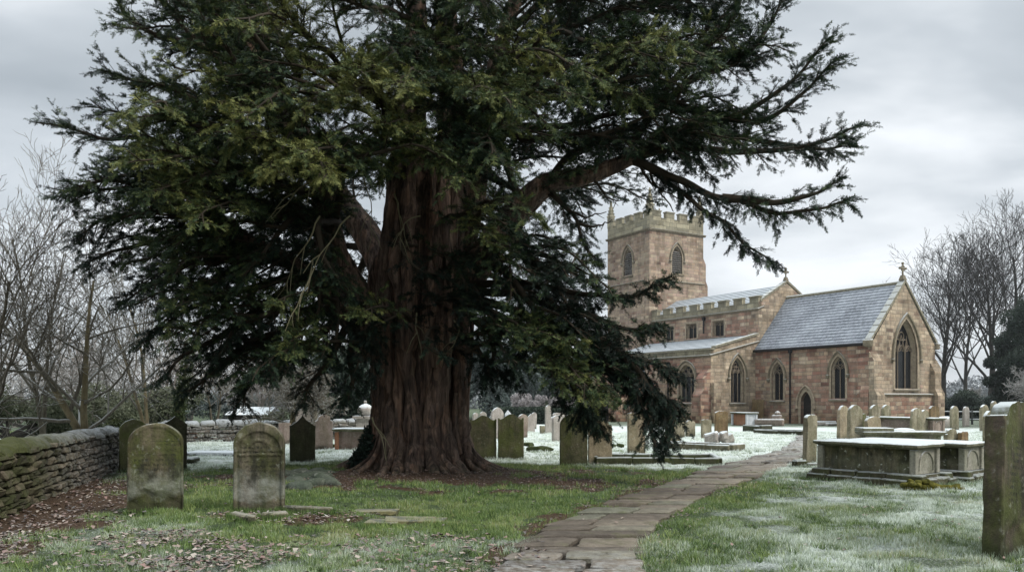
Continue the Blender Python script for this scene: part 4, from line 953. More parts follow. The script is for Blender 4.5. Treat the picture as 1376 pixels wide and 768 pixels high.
# ---------------------------------------------------------------- chest tombs
def profile_slab(mb, L_, W2, z, th, ov=0):
    """moulded slab centred at origin"""
    lay = [(z,-.07),(z+th*.35,-.02),(z+th*.45,0),(z+th*.85,0),(z+th,-.02)]; vs = []; n = 12; fs = []
    for zz_, e_ in lay:
        a, b = L_/2+e_, W2/2+e_
        for (sx,sy,tx,ty) in ((-1,-1,1,0),(1,-1,0,1),(1,1,-1,0),(-1,1,0,-1)):
            for k_ in range(n):
                f_ = k_/n; x_ = sx*a+tx*2*a*f_; y_ = sy*b+ty*2*b*f_
                nn = noise.noise(Vector((x_*5,y_*5,z*7)))*.014; r_ = .02 if k_ == 0 else 0
                vs.append((x_*(1+nn/a)-sx*r_, y_*(1+nn/b)-sy*r_, zz_+noise.noise(Vector((x_*3,y_*3,zz_)))*.008))
    m = 4*n
    for r_ in range(len(lay)-1):
        for k_ in range(m): fs.append((r_*m+k_, r_*m+(k_+1)%m, (r_+1)*m+(k_+1)%m, (r_+1)*m+k_))
    fs.append(tuple(range(m))[::-1]); fs.append(tuple((len(lay)-1)*m+k_ for k_ in range(m))); mb.add(vs, fs)
def chest(loc, rz, L_, W2, H, label, mside, mend, mslab, base=True, group=None, ths=.10):
    t_ = empty('chest_tomb', loc, rz, label, 'tomb', group); h0 = .20 if base else .0
    if base:
        b = MB(); x = -L_/2-.08
        while x < L_/2+.05:
            l_ = rnd(.4,.7)
            for y_ in (-W2/2-.02, W2/2+.02): b.stone((min(x+l_/2,L_/2-.1),y_,.03),(l_,.34,.15),0,.1,.02); b.stone((min(x+l_/2,L_/2-.16)+.03,y_*.93,.145),(l_*.9,.24,.12),0,.1,.02)
            x += l_
        b.box(-L_/2-.02,L_/2+.02,-W2/2,W2/2,-.05,.19)
        for y_ in (-.25,.1,.3): b.stone((L_/2+.03,y_,.05),(.3,.36,.17),0,.12,.03); b.stone((-L_/2-.03,y_,.05),(.3,.36,.17),0,.12,.03)
        b.build('base', Ms_tbase, t_)
    b = MB(); b.box(-L_/2+.12,L_/2-.12,-W2/2+.11,W2/2-.11,h0,H-ths); b.build('side_panel', mside, t_)
    b = MB(); b.box(-L_/2+.07,-L_/2+.118,-W2/2+.12,W2/2-.12,h0,H-ths); b.build('end_panel', mend, t_); b = MB(); b.box(L_/2-.118,L_/2-.07,-W2/2+.12,W2/2-.12,h0,H-ths); ep = b.build('end_panel', mend, t_)
    b = MB(); w_ = (W2-.45)/2; q = [Vector((L_/2-.062, x_, z_)) for x_, z_ in arch_pts(w_*2, h0+.06, H-ths-.05, min(w_*1.0,.3))]; b.tube(q, [.018]*len(q), 5); b.build('carved_arch', mend, ep)
    for sx in (-1,1):
        for sy in (-1,1):
            b = MB(); b.stone((sx*(L_/2-.085), sy*(W2/2-.085), (h0+H-ths)/2), (.12,.12,H-ths-h0), 0, .03, 0, .10); b.build('corner_pier', mend, t_, smooth=30)
    b = MB(); profile_slab(b, L_+.10, W2+.10, H-ths, ths); b.build('slab', mslab, t_, smooth=35); return t_
def tomb_at(px, py, rz, L_, W2):
    """near corner of the tomb at the photo point"""
    p = G(px,py); c, s = math.cos(rz), math.sin(rz); return Vector((p.x-c*L_/2-s*W2/2, p.y-s*L_/2+c*W2/2, 0))
rt = ROT+.10
tA = chest(tomb_at(1231,653,rt,2.05,1.0), rt, 2.05,.98,.76,'mossy table topped chest tomb nearest the path, its slab white with frost',Ms_tomb,Ms_tombend,Ms_slab,group='chest tombs with frosted slabs')
tB = chest(tomb_at(1318,651,rt+.12,2.3,1.0)+Vector((.1,.55,0)), rt+.05, 2.3,1.0,.74,'second chest tomb with dark broken side and pale end, right of the mossy one',Ms_tomb,Ms_tombend,Ms_slab,group='chest tombs with frosted slabs')
# moss clump at the corner of tomb A
t = NT('moss'); t.bump(t.noise(60,5,.8),1.,.03); M_moss = t.done(t.mix(t.ramp(t.noise(8,5,.7),[(.35,0.),(.65,1.)]), (.04,.045,.008), (.17,.15,.022)))
mb = MB(); p0 = G(1243,655)
for k in range(60):
    u_ = rnd(-.3,.6); c_ = (u_, rnd(-.12,.16), rnd(-.03,.02)+.12*math.exp(-((u_+.05)/.22)**2)*random.random()*1.3); mb.stone(c_, (rnd(.08,.2),rnd(.08,.17),rnd(.06,.13)), rnd(0,3), .3, .4, .3)
o = mb.build('moss_clump', M_moss, None, smooth=60); o.location = p0+Vector((0,-.02,0)); tag(o, 'bright yellow green moss cushion at the near corner of the front chest tomb', 'moss')
sm = o.modifiers.new('s','SUBSURF'); sm.levels = 1; sm.render_levels = 2
chest(tomb_at(1259,588,ROT,2.2,.9)+Vector((-.2,1.0,0)), ROT, 3.4,.9,.80,'long low chest tomb with frosted top below the east window',Ms_pink,Ms_pink,Ms_slab,base=False,group='chest tombs with frosted slabs')
chest(G(1000,571), ROT-.25, 1.7,.8,.78,'small chest tomb with red and white panels under the aisle east window',Ms_red,Ms_white,Ms_slab,base=False)
chest(G(475,605)+Vector((0,.4,0)), .05, 1.25,.8,.68,'pink stone chest tomb with frosted slab left of the yew trunk',Ms_pink,Ms_red,Ms_slab,base=False)
# urn-like dome on pedestal near it
mb = MB(); mb.box(-.3,.3,-.3,.3,0,.85); mb.box(-.42,.42,-.42,.42,.85,.95); mb.tube([Vector((0,0,.95+.06*k)) for k in range(9)], [.13,.22,.30,.33,.33,.30,.25,.16,.03], 10); mb.stone((0,0,1.48),(.1,.1,.12))
o = mb.build('urn_monument', Ms_pale, None, smooth=40); o.location = P(491,560,31)*1; o.location.z = -.02; tag(o, 'frosted urn on a square pedestal close to the left of the yew trunk', 'monument')
# low ledgers and kerbs
def kerbset(px, py, rz, L_, W2, label, mat, h=.14, full=True, group=None):
    p = G(px,py); mb = MB(); x = -L_/2
    for yy in (-W2/2, W2/2):
        x = -L_/2
        while x < L_/2-.05:
            l_ = min(rnd(.6,1.1), L_/2-x); mb.stone((x+l_/2,yy,h*.35),(l_-.01,.14,h*1.1),0,.06,.02); x += l_
    for xx in (-L_/2, L_/2):
        mb.stone((xx,0,h*.4),(.15,W2,h*1.15),0,.05,.02)
    if full: mb.box(-L_/2+.06,L_/2-.06,-W2/2+.06,W2/2-.06,-.05,.03)
    o = mb.build('grave_kerb', mat); o.location = (p.x,p.y,.0); o.rotation_euler = (0,0,rz); tag(o, label, 'grave kerb', group); return o
KG = 'stone kerbs lying round graves'
kerbset(938,602,ROT+.35,2.6,1.0,'long kerbed grave with rubble at its corner, right of the drooping bough',Ms_grey,.2,group=KG)
kerbset(880,620,-.10,3.0,1.3,'moss covered kerb in the green grass under the drooping bough',Ms_green,.18,False,group=KG)
kerbset(1018,580,ROT,1.0,.8,'short dark stepped kerb in front of the leaning tablet',Ms_dark,.35,group=KG)
kerbset(1050,583,ROT+.4,2.1,.9,'low kerb ring on the frosty lawn left of the priest door path',Ms_dark,.22,False,group=KG)
kerbset(228,640,.0,.1,.1,'x',Ms_dark) if False else None
def slab(px, py, rz, L_, W2, h, label, mat, name='ledger_stone', cat='ledger stone'):
    p = G(px,py); mb = MB(); profile_slab(mb, L_, W2, 0, h); o = mb.build(name, mat, None, smooth=35); o.location = (p.x,p.y,gz1(p.x,p.y)-.02); o.rotation_euler = (rnd(-.02,.02),rnd(-.02,.02),rz); return tag(o, label, cat)
slab(292,612,.05,1.5,.8,.12,'snow white flat ledger stone on the lawn between the two front headstones',Ms_white)
slab(252,592,.0,.85,.7,.10,'frosted slab on a pink block right of the dark pointed headstone',Ms_white).location.z = .42
mb = MB(); mb.box(-.3,.3,-.2,.2,-.05,.44); o = mb.build('pedestal_block', Ms_red); o.location = G(252,592); tag(o,'pink block carrying a frosted slab behind the green stained headstone','pedestal')
slab(250,621,.0,.55,.5,.16,'dark low block at the right side of the green stained headstone',Ms_dark)
p_ = G(965,597); mb = MB()
for k in range(6): mb.stone((rnd(-.35,.35),rnd(-.2,.2),rnd(.1,.3)),(rnd(.25,.45),rnd(.2,.4),rnd(.2,.35)),rnd(0,3),.25,.5)
o = mb.build('rubble_heap', Ms_pale); o.location = p_; tag(o,'heap of frosted broken stone at the corner of the long kerbed grave','rubble')
# tablet leaning on the church wall and small things there
pt = C0+Vector((.512,-.859,0))*(-7.9)+Vector((.859,.512,0))*(-.75)
headstone('wall_tablet', pt, ROT+.0, 1.0, 1.55, .12, 'flat', .02, Ms_brown, (-.10,0), label='brown stone tablet leaning against the chancel wall beside the two light window', cat='tablet')
mb = MB(); mb.stone((0,0,.2),(1.7,.5,.45),0,.08); mb.stone((.4,.1,.5),(.5,.4,.3),0,.1); mb.tube([Vector((.45,.1,.6+.07*k)) for k in range(5)],[.05,.16,.18,.14,.03],8)
o = mb.build('kerb_block', Ms_pink, None, smooth=30); o.location = G(1036,572)+Vector((0,.3,0)); o.rotation_euler = (0,0,ROT+.5); tag(o,'pink stone block with a small round finial beneath the two light chancel window','stone block')
# ledger with raised end behind the front tombs
pB = G(1228,604); mb = MB(); profile_slab(mb, 2.6, .8, .25, .12); mb.box(-1.15,1.15,-.3,.3,-.05,.26); mb.stone((-.8,0,.42),(1.0,.7,.12),0,.05)
o = mb.build('coped_ledger', Ms_slab, None, smooth=35); o.location = pB+Vector((.0,.9,.18)); o.rotation_euler = (0,0,-.06); tag(o,'long frosted coped ledger lying just behind the front chest tomb','ledger stone')
mb = MB(); mb.stone((0,0,.22),(.9,.6,.5),0,.2,.1,.3); o = mb.build('boulder', Ms_pale, None, smooth=50); o.location = G(1213,590); tag(o,'snow capped rounded stone left of the leaning pair of headstones','boulder')
o.modifiers.new('s','SUBSURF').render_levels = 2
mb = MB(); mb.stone((0,0,.28),(1.2,.6,.75),0,.15,.05,.3); o = mb.build('boulder', Ms_pale, None, smooth=50); o.location = G(1271,575); tag(o,'pale rounded block against the foot of the chancel buttress','boulder'); o.modifiers.new('s','SUBSURF').render_levels = 2
Ms_loose = m_stone('stone_loose', (.20,.17,.125), (.27,.235,.18), .4, .4, .12, (.09,.10,.03), .2, low=-.5)
# foreground loose kerbs, flat slab, rocks
for (px,py,L_,rz,lb) in ((327,703,.52,-.75,'broken kerb stone slanting forward from the scrolled headstone'),(415,690,.80,-.42,'longer kerb stone slanting right from the scrolled headstone'),(368,698,.35,.5,'short loose stone between the two slanting kerbs')):
    mb = MB(); mb.stone((0,0,0),(L_,.11,.12),0,.12,.02,.2); o = mb.build('loose_kerb', Ms_loose, None, smooth=40); p = G(px,py); o.location = (p.x,p.y,.03+gz1(p.x,p.y)); o.rotation_euler = (.1,.0,rz); tag(o, lb, 'kerb stone', 'loose kerb stones in the leaves')
Ms_flat = m_stone('stone_flat_moss', (.14,.12,.06), (.20,.175,.10), .6, .15, .1, (.14,.13,.03), .1, low=-.5)
mb = MB()
for (px,py,l_,w_) in ((505,687,.62,.30),(552,699,.66,.42),(515,701,.42,.30),(588,697,.20,.35)):
    p = G(px,py); mb.stone((p.x,p.y,gz1(p.x,p.y)+.015),(l_,w_,.06),rnd(-.1,.1),.08,.02,.1)
tag(mb.build('sunken_slab', Ms_flat, None), 'mossy yellowish flat slab sunk in the grass before the yew', 'slab')
mb = MB(); mb.stone((-3.8,14.3,.02),(1.0,.9,.12),-.3,.2)
for k in range(26):
    px = rnd(388,440); py = 662-rnd(0,20)-(px-388)*.12; p = G(px,py); s_ = rnd(.24,.36); mb.stone((p.x,p.y,.06),(s_*1.5,s_*.8,s_*.75),-.3+rnd(-.2,.2),.25,.25,.3)
o = mb.build('rock_pile', m_stone('rock_greenish', (.07,.085,.065),(.14,.15,.12),.4,.3,.0,(.05,.075,.04),.3,low=-.5), None, smooth=55); tag(o,'low heap of greenish mossy rocks left of the yew roots','rocks')
o.modifiers.new('s','SUBSURF').render_levels = 1
for (px,py,s_,lb) in ((719,606,.5,'larger mossy mound on the frost right of the wavy topped headstones'),(712,599,.35,'smaller flat mossy mound behind the larger one'),(440,601,.3,'dark tussock by the pink chest tomb'),(825,600,.3,'small mossy stump between the buff headstones')):
    mb = MB(); [mb.stone((rnd(-s_,s_)*.7,rnd(-.15,.15),.05),(s_*.9,s_*.6,s_*.45),rnd(0,3),.2,.2,.3) for _ in range(4)]
    o = mb.build('moss_mound', m_plain('dark_moss',(.035,.045,.015),.95,.5,12), None, smooth=60); o.location = G(px,py); tag(o, lb, 'mound', 'small mossy mounds on the frosty lawn'); o.modifiers.new('s','SUBSURF').render_levels = 2
# ---------------------------------------------------------------- dry stone walls
t = NT('drystone'); ti = t.attr('tint'); c = t.ramp(ti,[(0,(.035,.030,.021)),(.4,(.075,.064,.044)),(.7,(.12,.098,.07)),(1,(.17,.135,.10))])
c = t.mix(1.0, c, t.ramp(t.noise(14,5,.75),[(.3,.5),(.7,1.4)]), 'MULTIPLY')
Yw = t.xyz(t.geo.outputs['Position'])[1]; nearm = t.math('SUBTRACT', 1.0, t.math('MULTIPLY', t.math('SUBTRACT', Yw, 9.5), .17, clamp=True))
c = t.mix(t.math('MULTIPLY', t.ramp(t.noise(3,5,.7),[(.34,0.),(.55,1.)]), t.math('MULTIPLY', nearm, .9)), c, (.045,.058,.015))
farm = t.math('MULTIPLY', t.math('SUBTRACT', Yw, 12.0), .25, clamp=True)
c = t.mix(t.math('MULTIPLY', t.ramp(t.noise(16,5,.75),[(.42,0.),(.6,.8)]), farm), c, (.30,.30,.29))
t.bump(t.noise(18,6,.75), .9, .03); M_dry = t.done(c)
t = NT('drystone_coping'); ti = t.attr('tint'); c = t.ramp(ti,[(0,(.09,.085,.06)),(1,(.18,.165,.12))]); Yw = t.xyz(t.geo.outputs['Position'])[1]
mo = t.math('SUBTRACT', 1.05, t.math('MULTIPLY', t.math('SUBTRACT', Yw, 12.0), .22, clamp=True), clamp=True)
c = t.mix(t.math('MULTIPLY', t.ramp(t.noise(4,6,.75),[(.28,0.),(.45,1.)]), mo), c, t.mix(t.noise(30,3), (.035,.045,.012), (.12,.125,.045)))
fa = t.math('MULTIPLY', t.math('SUBTRACT', Yw, 12.0), .25, clamp=True); nzf = t.ramp(t.nz(), [(.0,0.),(.6,1.)])
c = t.mix(t.math('MULTIPLY', t.math('MULTIPLY', fa, nzf), t.ramp(t.noise(9,5,.7),[(.35,.35),(.55,1.)])), c, (.42,.44,.45))
t.bump(t.math('ADD', t.noise(22,6,.8), t.math('MULTIPLY', t.noise(6,4,.7), 2.0)), 1., .06); M_wcop = t.done(c)
def drywall(name, pts, H, th, label, step=1.0, copw=.5, hvar=.0):
    root = empty(name, pts[0], 0, label, 'wall'); mb = MB(); cp = MB(); O = Vector(pts[0])
    for a, b in zip(pts[:-1], pts[1:]):
        a = Vector(a)-O; b = Vector(b)-O; D = b-a; ln = D.length; D.normalize(); rz = math.atan2(D.y,D.x); N = Vector((-D.y,D.x,0))
        z = -.1
        while z < H-.02:
            h_ = rnd(.07,.15)*step; h_ = min(h_, H-z+.02); x = rnd(-.2,0)
            while x < ln:
                l_ = rnd(.12,.38)*step; hh = h_*rnd(.86,1.0); mb.tint = random.random()
                mb.stone(a+D*(x+l_/2)+N*rnd(-.035,.035)+Vector((0,0,z+hh/2)), (l_*.965, th*rnd(.96,1.04), hh*.95), rz+rnd(-.04,.04), .16, .04, .2); x += l_
            z += h_
        x = 0
        while x < ln:
            l_ = rnd(.28,.55)*step; cp.tint = random.random(); r = .125*step*rnd(.85,1.1); m = 8; vs = []; o_s = N*rnd(-.02,.02)
            for s_ in (.04, .16, .84, .97):
                e_ = .66 if s_ in (.04,.97) else 1
                for k in range(m+1):
                    an = PI*k/m; q = a+D*(x+l_*s_)+o_s+N*(math.cos(an)*copw/2*e_)+Vector((0,0,H-.03+math.sin(an)*r*1.25*e_))
                    vs.append(q+Vector((0,0,.07*noise.noise(q*4)))+N*.06*noise.noise(q*5))
            fs = [(i*(m+1)+k, i*(m+1)+k+1, (i+1)*(m+1)+k+1, (i+1)*(m+1)+k) for i in range(3) for k in range(m)]+[tuple(range(m+1)), tuple(3*(m+1)+k for k in range(m+1))[::-1]]
            cp.add(vs, fs); x += l_
    w1 = mb.build('wall_stones', M_dry, root); c1 = cp.build('coping', M_wcop, root, smooth=50); return root
drywall('dry_stone_wall', [(-5.35,4.2,0),(-6.45,8.5,0),(-7.45,12,0),(-9.1,18.3,0)], .86, .46, 'mossy dry stone wall with rounded coping running back along the left side')
drywall('dry_stone_wall', [(-9.1,18.6,0),(-12.2,28.5,0)], .68, .46, 'frosted continuation of the side wall beyond the ivy clump', 1.1)
drywall('dry_stone_wall', [(-12.4,28.6,0),(-8.5,31.2,0),(-6.3,32.6,0)], .62, .46, 'low reddish stone wall with snowy coping closing the far left end of the graveyard', 1.3)

# longer uncut grass round the feet of the stones
bpy.context.view_layer.update(); pts_ = []
for o in list(COL.objects):
    if o.parent is None and o.name.split('.')[0] in ('headstone','chest_tomb','grave_kerb','loose_kerb','foot_block','sunken_slab') and 6 < o.location.y < 24:
        ms = [o] if o.type == 'MESH' else [c for c in o.children if c.name.split('.')[0] in ('slab','base')]
        if o.name.startswith('sunken'): continue
        for m_o in ms:
            bb = [v.co for v in m_o.data.vertices]; xa, xb = min(v.x for v in bb), max(v.x for v in bb); ya, yb = min(v.y for v in bb), max(v.y for v in bb); M_ = o.matrix_world
            if xb-xa > 2.9: continue
            per = 2*(xb-xa+yb-ya); n_ = int(per*(420 if o.location.y < 15 else 200))
            for _ in range(n_):
                u_ = random.random()*per; e_ = abs(random.gauss(0,.025))+.004
                if u_ < xb-xa: l_ = (xa+u_, ya-e_)
                elif u_ < 2*(xb-xa): l_ = (xa+u_-(xb-xa), yb+e_)
                elif u_ < 2*(xb-xa)+yb-ya: l_ = (xa-e_, ya+u_-2*(xb-xa))
                else: l_ = (xb+e_, ya+u_-2*(xb-xa)-(yb-ya))
                w_ = M_@Vector((l_[0],l_[1],0)); pts_.append((w_.x,w_.y))
A_ = np.array(pts_); X, Y = A_[:,0], A_[:,1]; n = len(X); Z = gz(X,Y); hh = RNG.uniform(.03,.10,n)*(.5+fbm(X,Y,5,61)); an = RNG.uniform(0,2*PI,n); wd = .009+.0006*Y; la = RNG.uniform(0,2*PI,n); le = hh*RNG.uniform(.1,.7,n)
v = np.zeros((n,3,3)); v[:,0] = np.stack([X-np.cos(an)*wd/2,Y-np.sin(an)*wd/2,Z-.02],-1); v[:,1] = np.stack([X+np.cos(an)*wd/2,Y+np.sin(an)*wd/2,Z-.02],-1); v[:,2] = np.stack([X+np.cos(la)*le,Y+np.sin(la)*le,Z+hh],-1)
fa = np.repeat(np.clip(frost_f(X,Y)*.7,0,1),3).reshape(n,3); fa[:,:2] *= .1
o = np_mesh('grass_tufts', v.reshape(-1,3), 3, M_grass, None, {'frost': fa.ravel(), 'tint': np.repeat(RNG.uniform(0,.5,n),3)}); tag(o, 'longer uncut grass growing against the feet of the graves', 'grass', kind='stuff')
# ---------------------------------------------------------------- the great yew
def rs(pts, n):
    """Catmull-Rom resample"""
    P_ = [pts[0]*2-pts[1]]+list(pts)+[pts[-1]*2-pts[-2]]; out = []; m = len(pts)-1
    for k in range(n+1):
        u = k/n*m; i = min(int(u), m-1); t = u-i; a, b, c, d = P_[i:i+4]
        out.append(.5*((2*b)+(c-a)*t+(2*a-5*b+4*c-d)*t*t+(3*b-3*c+d-a)*t**3))
    return out
M_bark = None
t = NT('yew_bark'); o = t.tc.outputs['Object']; n1 = t.noise(1.0, 6, .7, t.mapv(o,(10,10,1.0)), .6); n2 = t.noise(1.0, 4, .6, t.mapv(o,(5,5,.6), (3,3,3)))
c = t.ramp(n1,[(.30,(.008,.007,.006)),(.42,(.060,.044,.034)),(.60,(.205,.150,.118)),(.75,(.33,.26,.21))])
vo = t.new('ShaderNodeTexVoronoi'); vo.inputs['Scale'].default_value = 1.0; t.l.new(t.mapv(o,(9,9,2.6)), vo.inputs['Vector']); wn_c = t.ramp(vo.outputs['Color'],[(.2,(.55,.50,.50)),(.5,(1,.98,.95)),(.8,(1.25,1.0,.85)),(1,(.9,1.0,.9))]); c = t.mix(.8, c, t.mix(1.0, c, wn_c, 'MULTIPLY'))
c = t.mix(t.ramp(n2,[(.46,0.),(.66,.6)]), c, (.065,.042,.034)); c = t.mix(t.ramp(t.noise(2.2,4,.6),[(.5,0.),(.7,.6)]), c, (.022,.018,.015))
Zb = t.xyz(o)[2]; c = t.mix(t.math('MULTIPLY', t.ramp(t.math('ADD', Zb, t.math('MULTIPLY', t.noise(3,3), .3)),[(.1,.5),(.5,0.)]), t.ramp(t.noise(9,4),[(.4,0.),(.6,1.)])), c, (.06,.07,.035))
t.bump(t.math('ADD', n1, t.math('MULTIPLY', t.noise(40,4,.7),.3)), 1., .05); M_bark = t.done(c)
t = NT('yew_twig'); M_twig = t.done(t.mix(t.noise(3,3), (.020,.016,.012), (.06,.048,.032)))
t = NT('yew_bare_twig'); M_btwig = t.done(t.mix(t.noise(3,3), (.10,.095,.05), (.19,.17,.11)))
YX, YY0 = -2.0, 17.3
yew = empty('yew_tree', (YX,YY0,0), 0, 'huge ancient yew with a fluted reddish trunk and dark spreading evergreen crown', 'tree')
OY = Vector((YX,YY0,0))
def q(px,py,Y): return P(px,py,Y)-OY
mb = MB()
# fused columns of the bole
NS = 24
for i in range(NS):
    a = 2*PI*i/NS+rnd(-.06,.06); ca, sa = math.cos(a), math.sin(a); top = rnd(6.2,8.4) if abs(ca) < .8 else rnd(3.8,5.0)
    fl = rnd(.85,1.05); rr = rnd(.14,.19); ro = rnd(-.09,.09); pts = []; rad = []
    # radius of the bole at height z (elliptic, wider left-right)
    spread = 1.62*fl if rnd(0,1) < .6 else 1.38
    if sa < -.2 and ca > .2: spread *= 1.12
    wob = rnd(0,6); tw = rnd(-.12,.12)
    for k in range(26):
        u = k/25; z = -.10+top*u**1.25
        R = .93+ro; base = (spread-1.0)*math.exp(-max(z+.05,0)/.22)+.12*math.exp(-max(z,0)/.9); wid = .10*max(0,min(z,4.2)-2.0)-.10*max(0,z-4.2)-.05*max(0,z-6)
        R += base+wid; an = a+tw*z*.5+.05*math.sin(z*1.6+wob)+.035*noise.noise(Vector((wob*3,z*1.9,2)))
        x = R*.98*math.cos(an)+.07*max(0,z-4.2); y = R*.92*math.sin(an)
        pts.append(Vector((x, y, z+(.03 if u == 0 else 0)))); rad.append(rr*(.55+.45*min(1,(z+.1)/.35))*(1+.20*math.sin(z*2.3+wob))*(1-.25*u)*(1-.75*max(0,(u-.72)/.28)**1.5))
    c_ = rs(pts,72); rd = np.interp(np.linspace(0,1,73), np.linspace(0,1,26), rad)
    for k in range(3, 62):                     # knots, waists and burrs
        nn = noise.noise(Vector((wob*5, k*.42, i*1.7))); rd[k] *= 1+.26*nn; c_[k] = c_[k]+Vector((noise.noise(Vector((k*.21,wob,i))),noise.noise(Vector((k*.21,wob,i+9))),0))*.045
    mb.tube(c_, list(rd), 12, True, .35)
for i in range(64):     # thin ribs and surface roots
    a = rnd(0,2*PI); z0 = rnd(0,2.4) if i < 22 else -.05; L_ = rnd(.8,2.2); r0 = rnd(.035,.085); wob = rnd(0,9); pts = []
    for k in range(14):
        u = k/13; z = z0+L_*u if i < 22 else -.06+.10*math.sin(u*PI*.5)+L_*.5*u**2.2
        R = 1.00+.50*math.exp(-max(z,0)/.22)*(1 if i < 22 else 1.12)+.12*math.exp(-max(z,0)/.9)+.08*max(0,z-2)+.03*math.sin(wob+z*3)
        if i >= 22: R += .55*(1-u)**2
        an = a+.10*math.sin(z*1.5+wob)+(.14*(1-u)*math.sin(wob) if i >= 22 else 0); pts.append(Vector((R*1.05*math.cos(an),R*.92*math.sin(an),z)))
    mb.tube(rs(pts,26), [r0*(.35+.65*math.sin(PI*min(1,.15+.8*k/26))) for k in range(27)], 7, True, .25)
mb.tube([Vector((0,0,-.1)),Vector((0,0,.4)),Vector((0,0,2)),Vector((0,0,4.2)),Vector((.08,0,5.4)),Vector((.16,0,6.3)),Vector((.2,0,6.9))],[1.0,.80,.76,.86,.74,.52,.15],40,True,.25)
mb.build('trunk', M_bark, yew, smooth=60)
# big stems and limbs rising out of the bole: (points, r0, r1)
LIMBS = [
 ([q(505,480,17.2),q(478,400,17.0),q(448,340,16.8),q(432,250,16.8),q(402,170,16.9),q(350,90,17),q(310,10,17)], .40,.10),
 ([q(540,450,17.1),q(545,340,17.1),q(546,240,17.1),q(552,170,17.2),q(556,90,17.3),q(560,0,17.4),q(545,-120,17.6)], .52,.15),
 ([q(585,450,17.2),q(592,330,17.2),q(602,240,17.3),q(612,170,17.4),q(606,90,17.6),q(600,0,17.8),q(610,-130,18)], .58,.16),
 ([q(615,430,17.5),q(622,330,17.5),q(640,240,17.5),q(652,160,17.6),q(668,80,17.8),q(700,-20,18),q(740,-120,18.2)], .34,.10),
 ([q(600,420,17.2),q(650,345,17.0),q(690,290,16.9),q(735,248,16.8),q(790,236,16.7),q(850,212,16.6),q(890,176,16.6)], .37,.10),
 ([q(570,440,18),q(590,330,18.9),q(640,230,19.6),q(700,130,20.2),q(760,30,20.8)], .4,.12),
 ([q(540,440,18),q(500,330,19),q(440,240,19.8),q(380,150,20.6),q(330,60,21)], .4,.12),
 ([q(500,470,17.0),q(455,410,16.6),q(410,365,16.4),q(350,330,16.2),q(290,300,16.1)], .28,.07),
]
limb_c = []
for pts, r0, r1 in LIMBS:
    m = MB(); c_ = rs(pts, 40); rr = [r0+(r1-r0)*(k/40)**.8 for k in range(41)]; limb_c.append((c_, rr))
    n = 12
    m.tube(c_, rr, 16, True, .35)
    for j in range(9):            # flutes wrapped along the limb
        ph = rnd(0,2*PI); k0 = random.randint(0,8); k1 = random.randint(18,36); pp = []; ra = []
        for k in range(k0, k1):
            t_ = (c_[k+1]-c_[k]).normalized(); a_ = t_.cross(Vector((0,1,.1))).normalized(); b_ = t_.cross(a_)
            an = ph+.35*math.sin(k*.18+ph*3); pp.append(c_[k]+(a_*math.cos(an)+b_*math.sin(an))*rr[k]*.86); ra.append(rr[k]*rnd(.25,.33)*(math.sin(PI*(k-k0+1)/(k1-k0+1))**.4))
        m.tube(pp, ra, 7, True, .2)
    m.build('limb', M_bark, yew, smooth=60)
# boughs: (points, length of side branches, droop, tint with sunlight and inner shade painted in, spray density)
B = []
def bough(pts, L_, droop, tint, dens=1.0, r0=.09, f0=.12): B.append(([q(*p) for p in pts], L_, droop, tint, dens, r0, f0))
# left silhouette
bough([(545,160,17.2),(430,90,16.8),(300,20,16.4),(230,-30,16.2),(190,-50,16.2)], 1.0,.25,.45)
bough([(330,90,17),(260,60,16.4),(210,45,16.2),(172,22,16.1),(156,-5,16.1)], .7,.1,.5)
bough([(400,170,16.9),(320,110,16),(270,60,15.6),(238,30,15.4),(225,12,15.3)], .9,.1,.6)
bough([(430,250,16.8),(340,180,16.2),(260,130,15.8),(200,112,15.6),(150,100,15.5)], 1.0,.2,.55)
bough([(440,270,16.8),(340,225,16.0),(240,195,15.7),(140,185,15.5),(78,166,15.4)], .95,.25,.5,1.1)
bough([(440,300,16.8),(350,270,16.3),(250,245,16),(160,250,15.8),(98,262,15.8)], 1.2,.35,.4)
bough([(350,330,16.2),(280,290,16),(200,285,15.8),(140,295,15.7),(112,310,15.6)], 1.05,.4,.25)
bough([(350,330,16.2),(290,330,16),(220,325,15.9),(160,335,15.8),(122,350,15.8)], 1.05,.45,.2,1.0)
bough([(300,305,16.2),(260,350,16.6),(210,380,16.6),(170,400,16.5)], .9,.45,.15)
bough([(410,365,16.4),(340,385,16.4),(280,405,16.3),(230,430,16.2),(195,462,16.2)], .9,.5,.15)
bough([(410,370,16.4),(340,420,16.2),(290,455,16),(245,480,15.9),(225,505,15.9)], .8,.5,.15)
bough([(450,410,16.6),(390,440,16.2),(330,470,16),(280,500,15.9),(255,520,15.9)], .8,.55,.15)
bough([(460,420,16.6),(420,460,16),(370,490,15.8),(335,515,15.7),(325,535,15.7)], .8,.55,.15)
bough([(470,430,16.6),(450,470,15.9),(430,500,15.7),(415,520,15.6),(410,540,15.6)], .6,.5,.2)
bough([(480,430,16.6),(470,480,15.9),(470,510,15.8),(466,530,15.8)], .5,.5,.12)
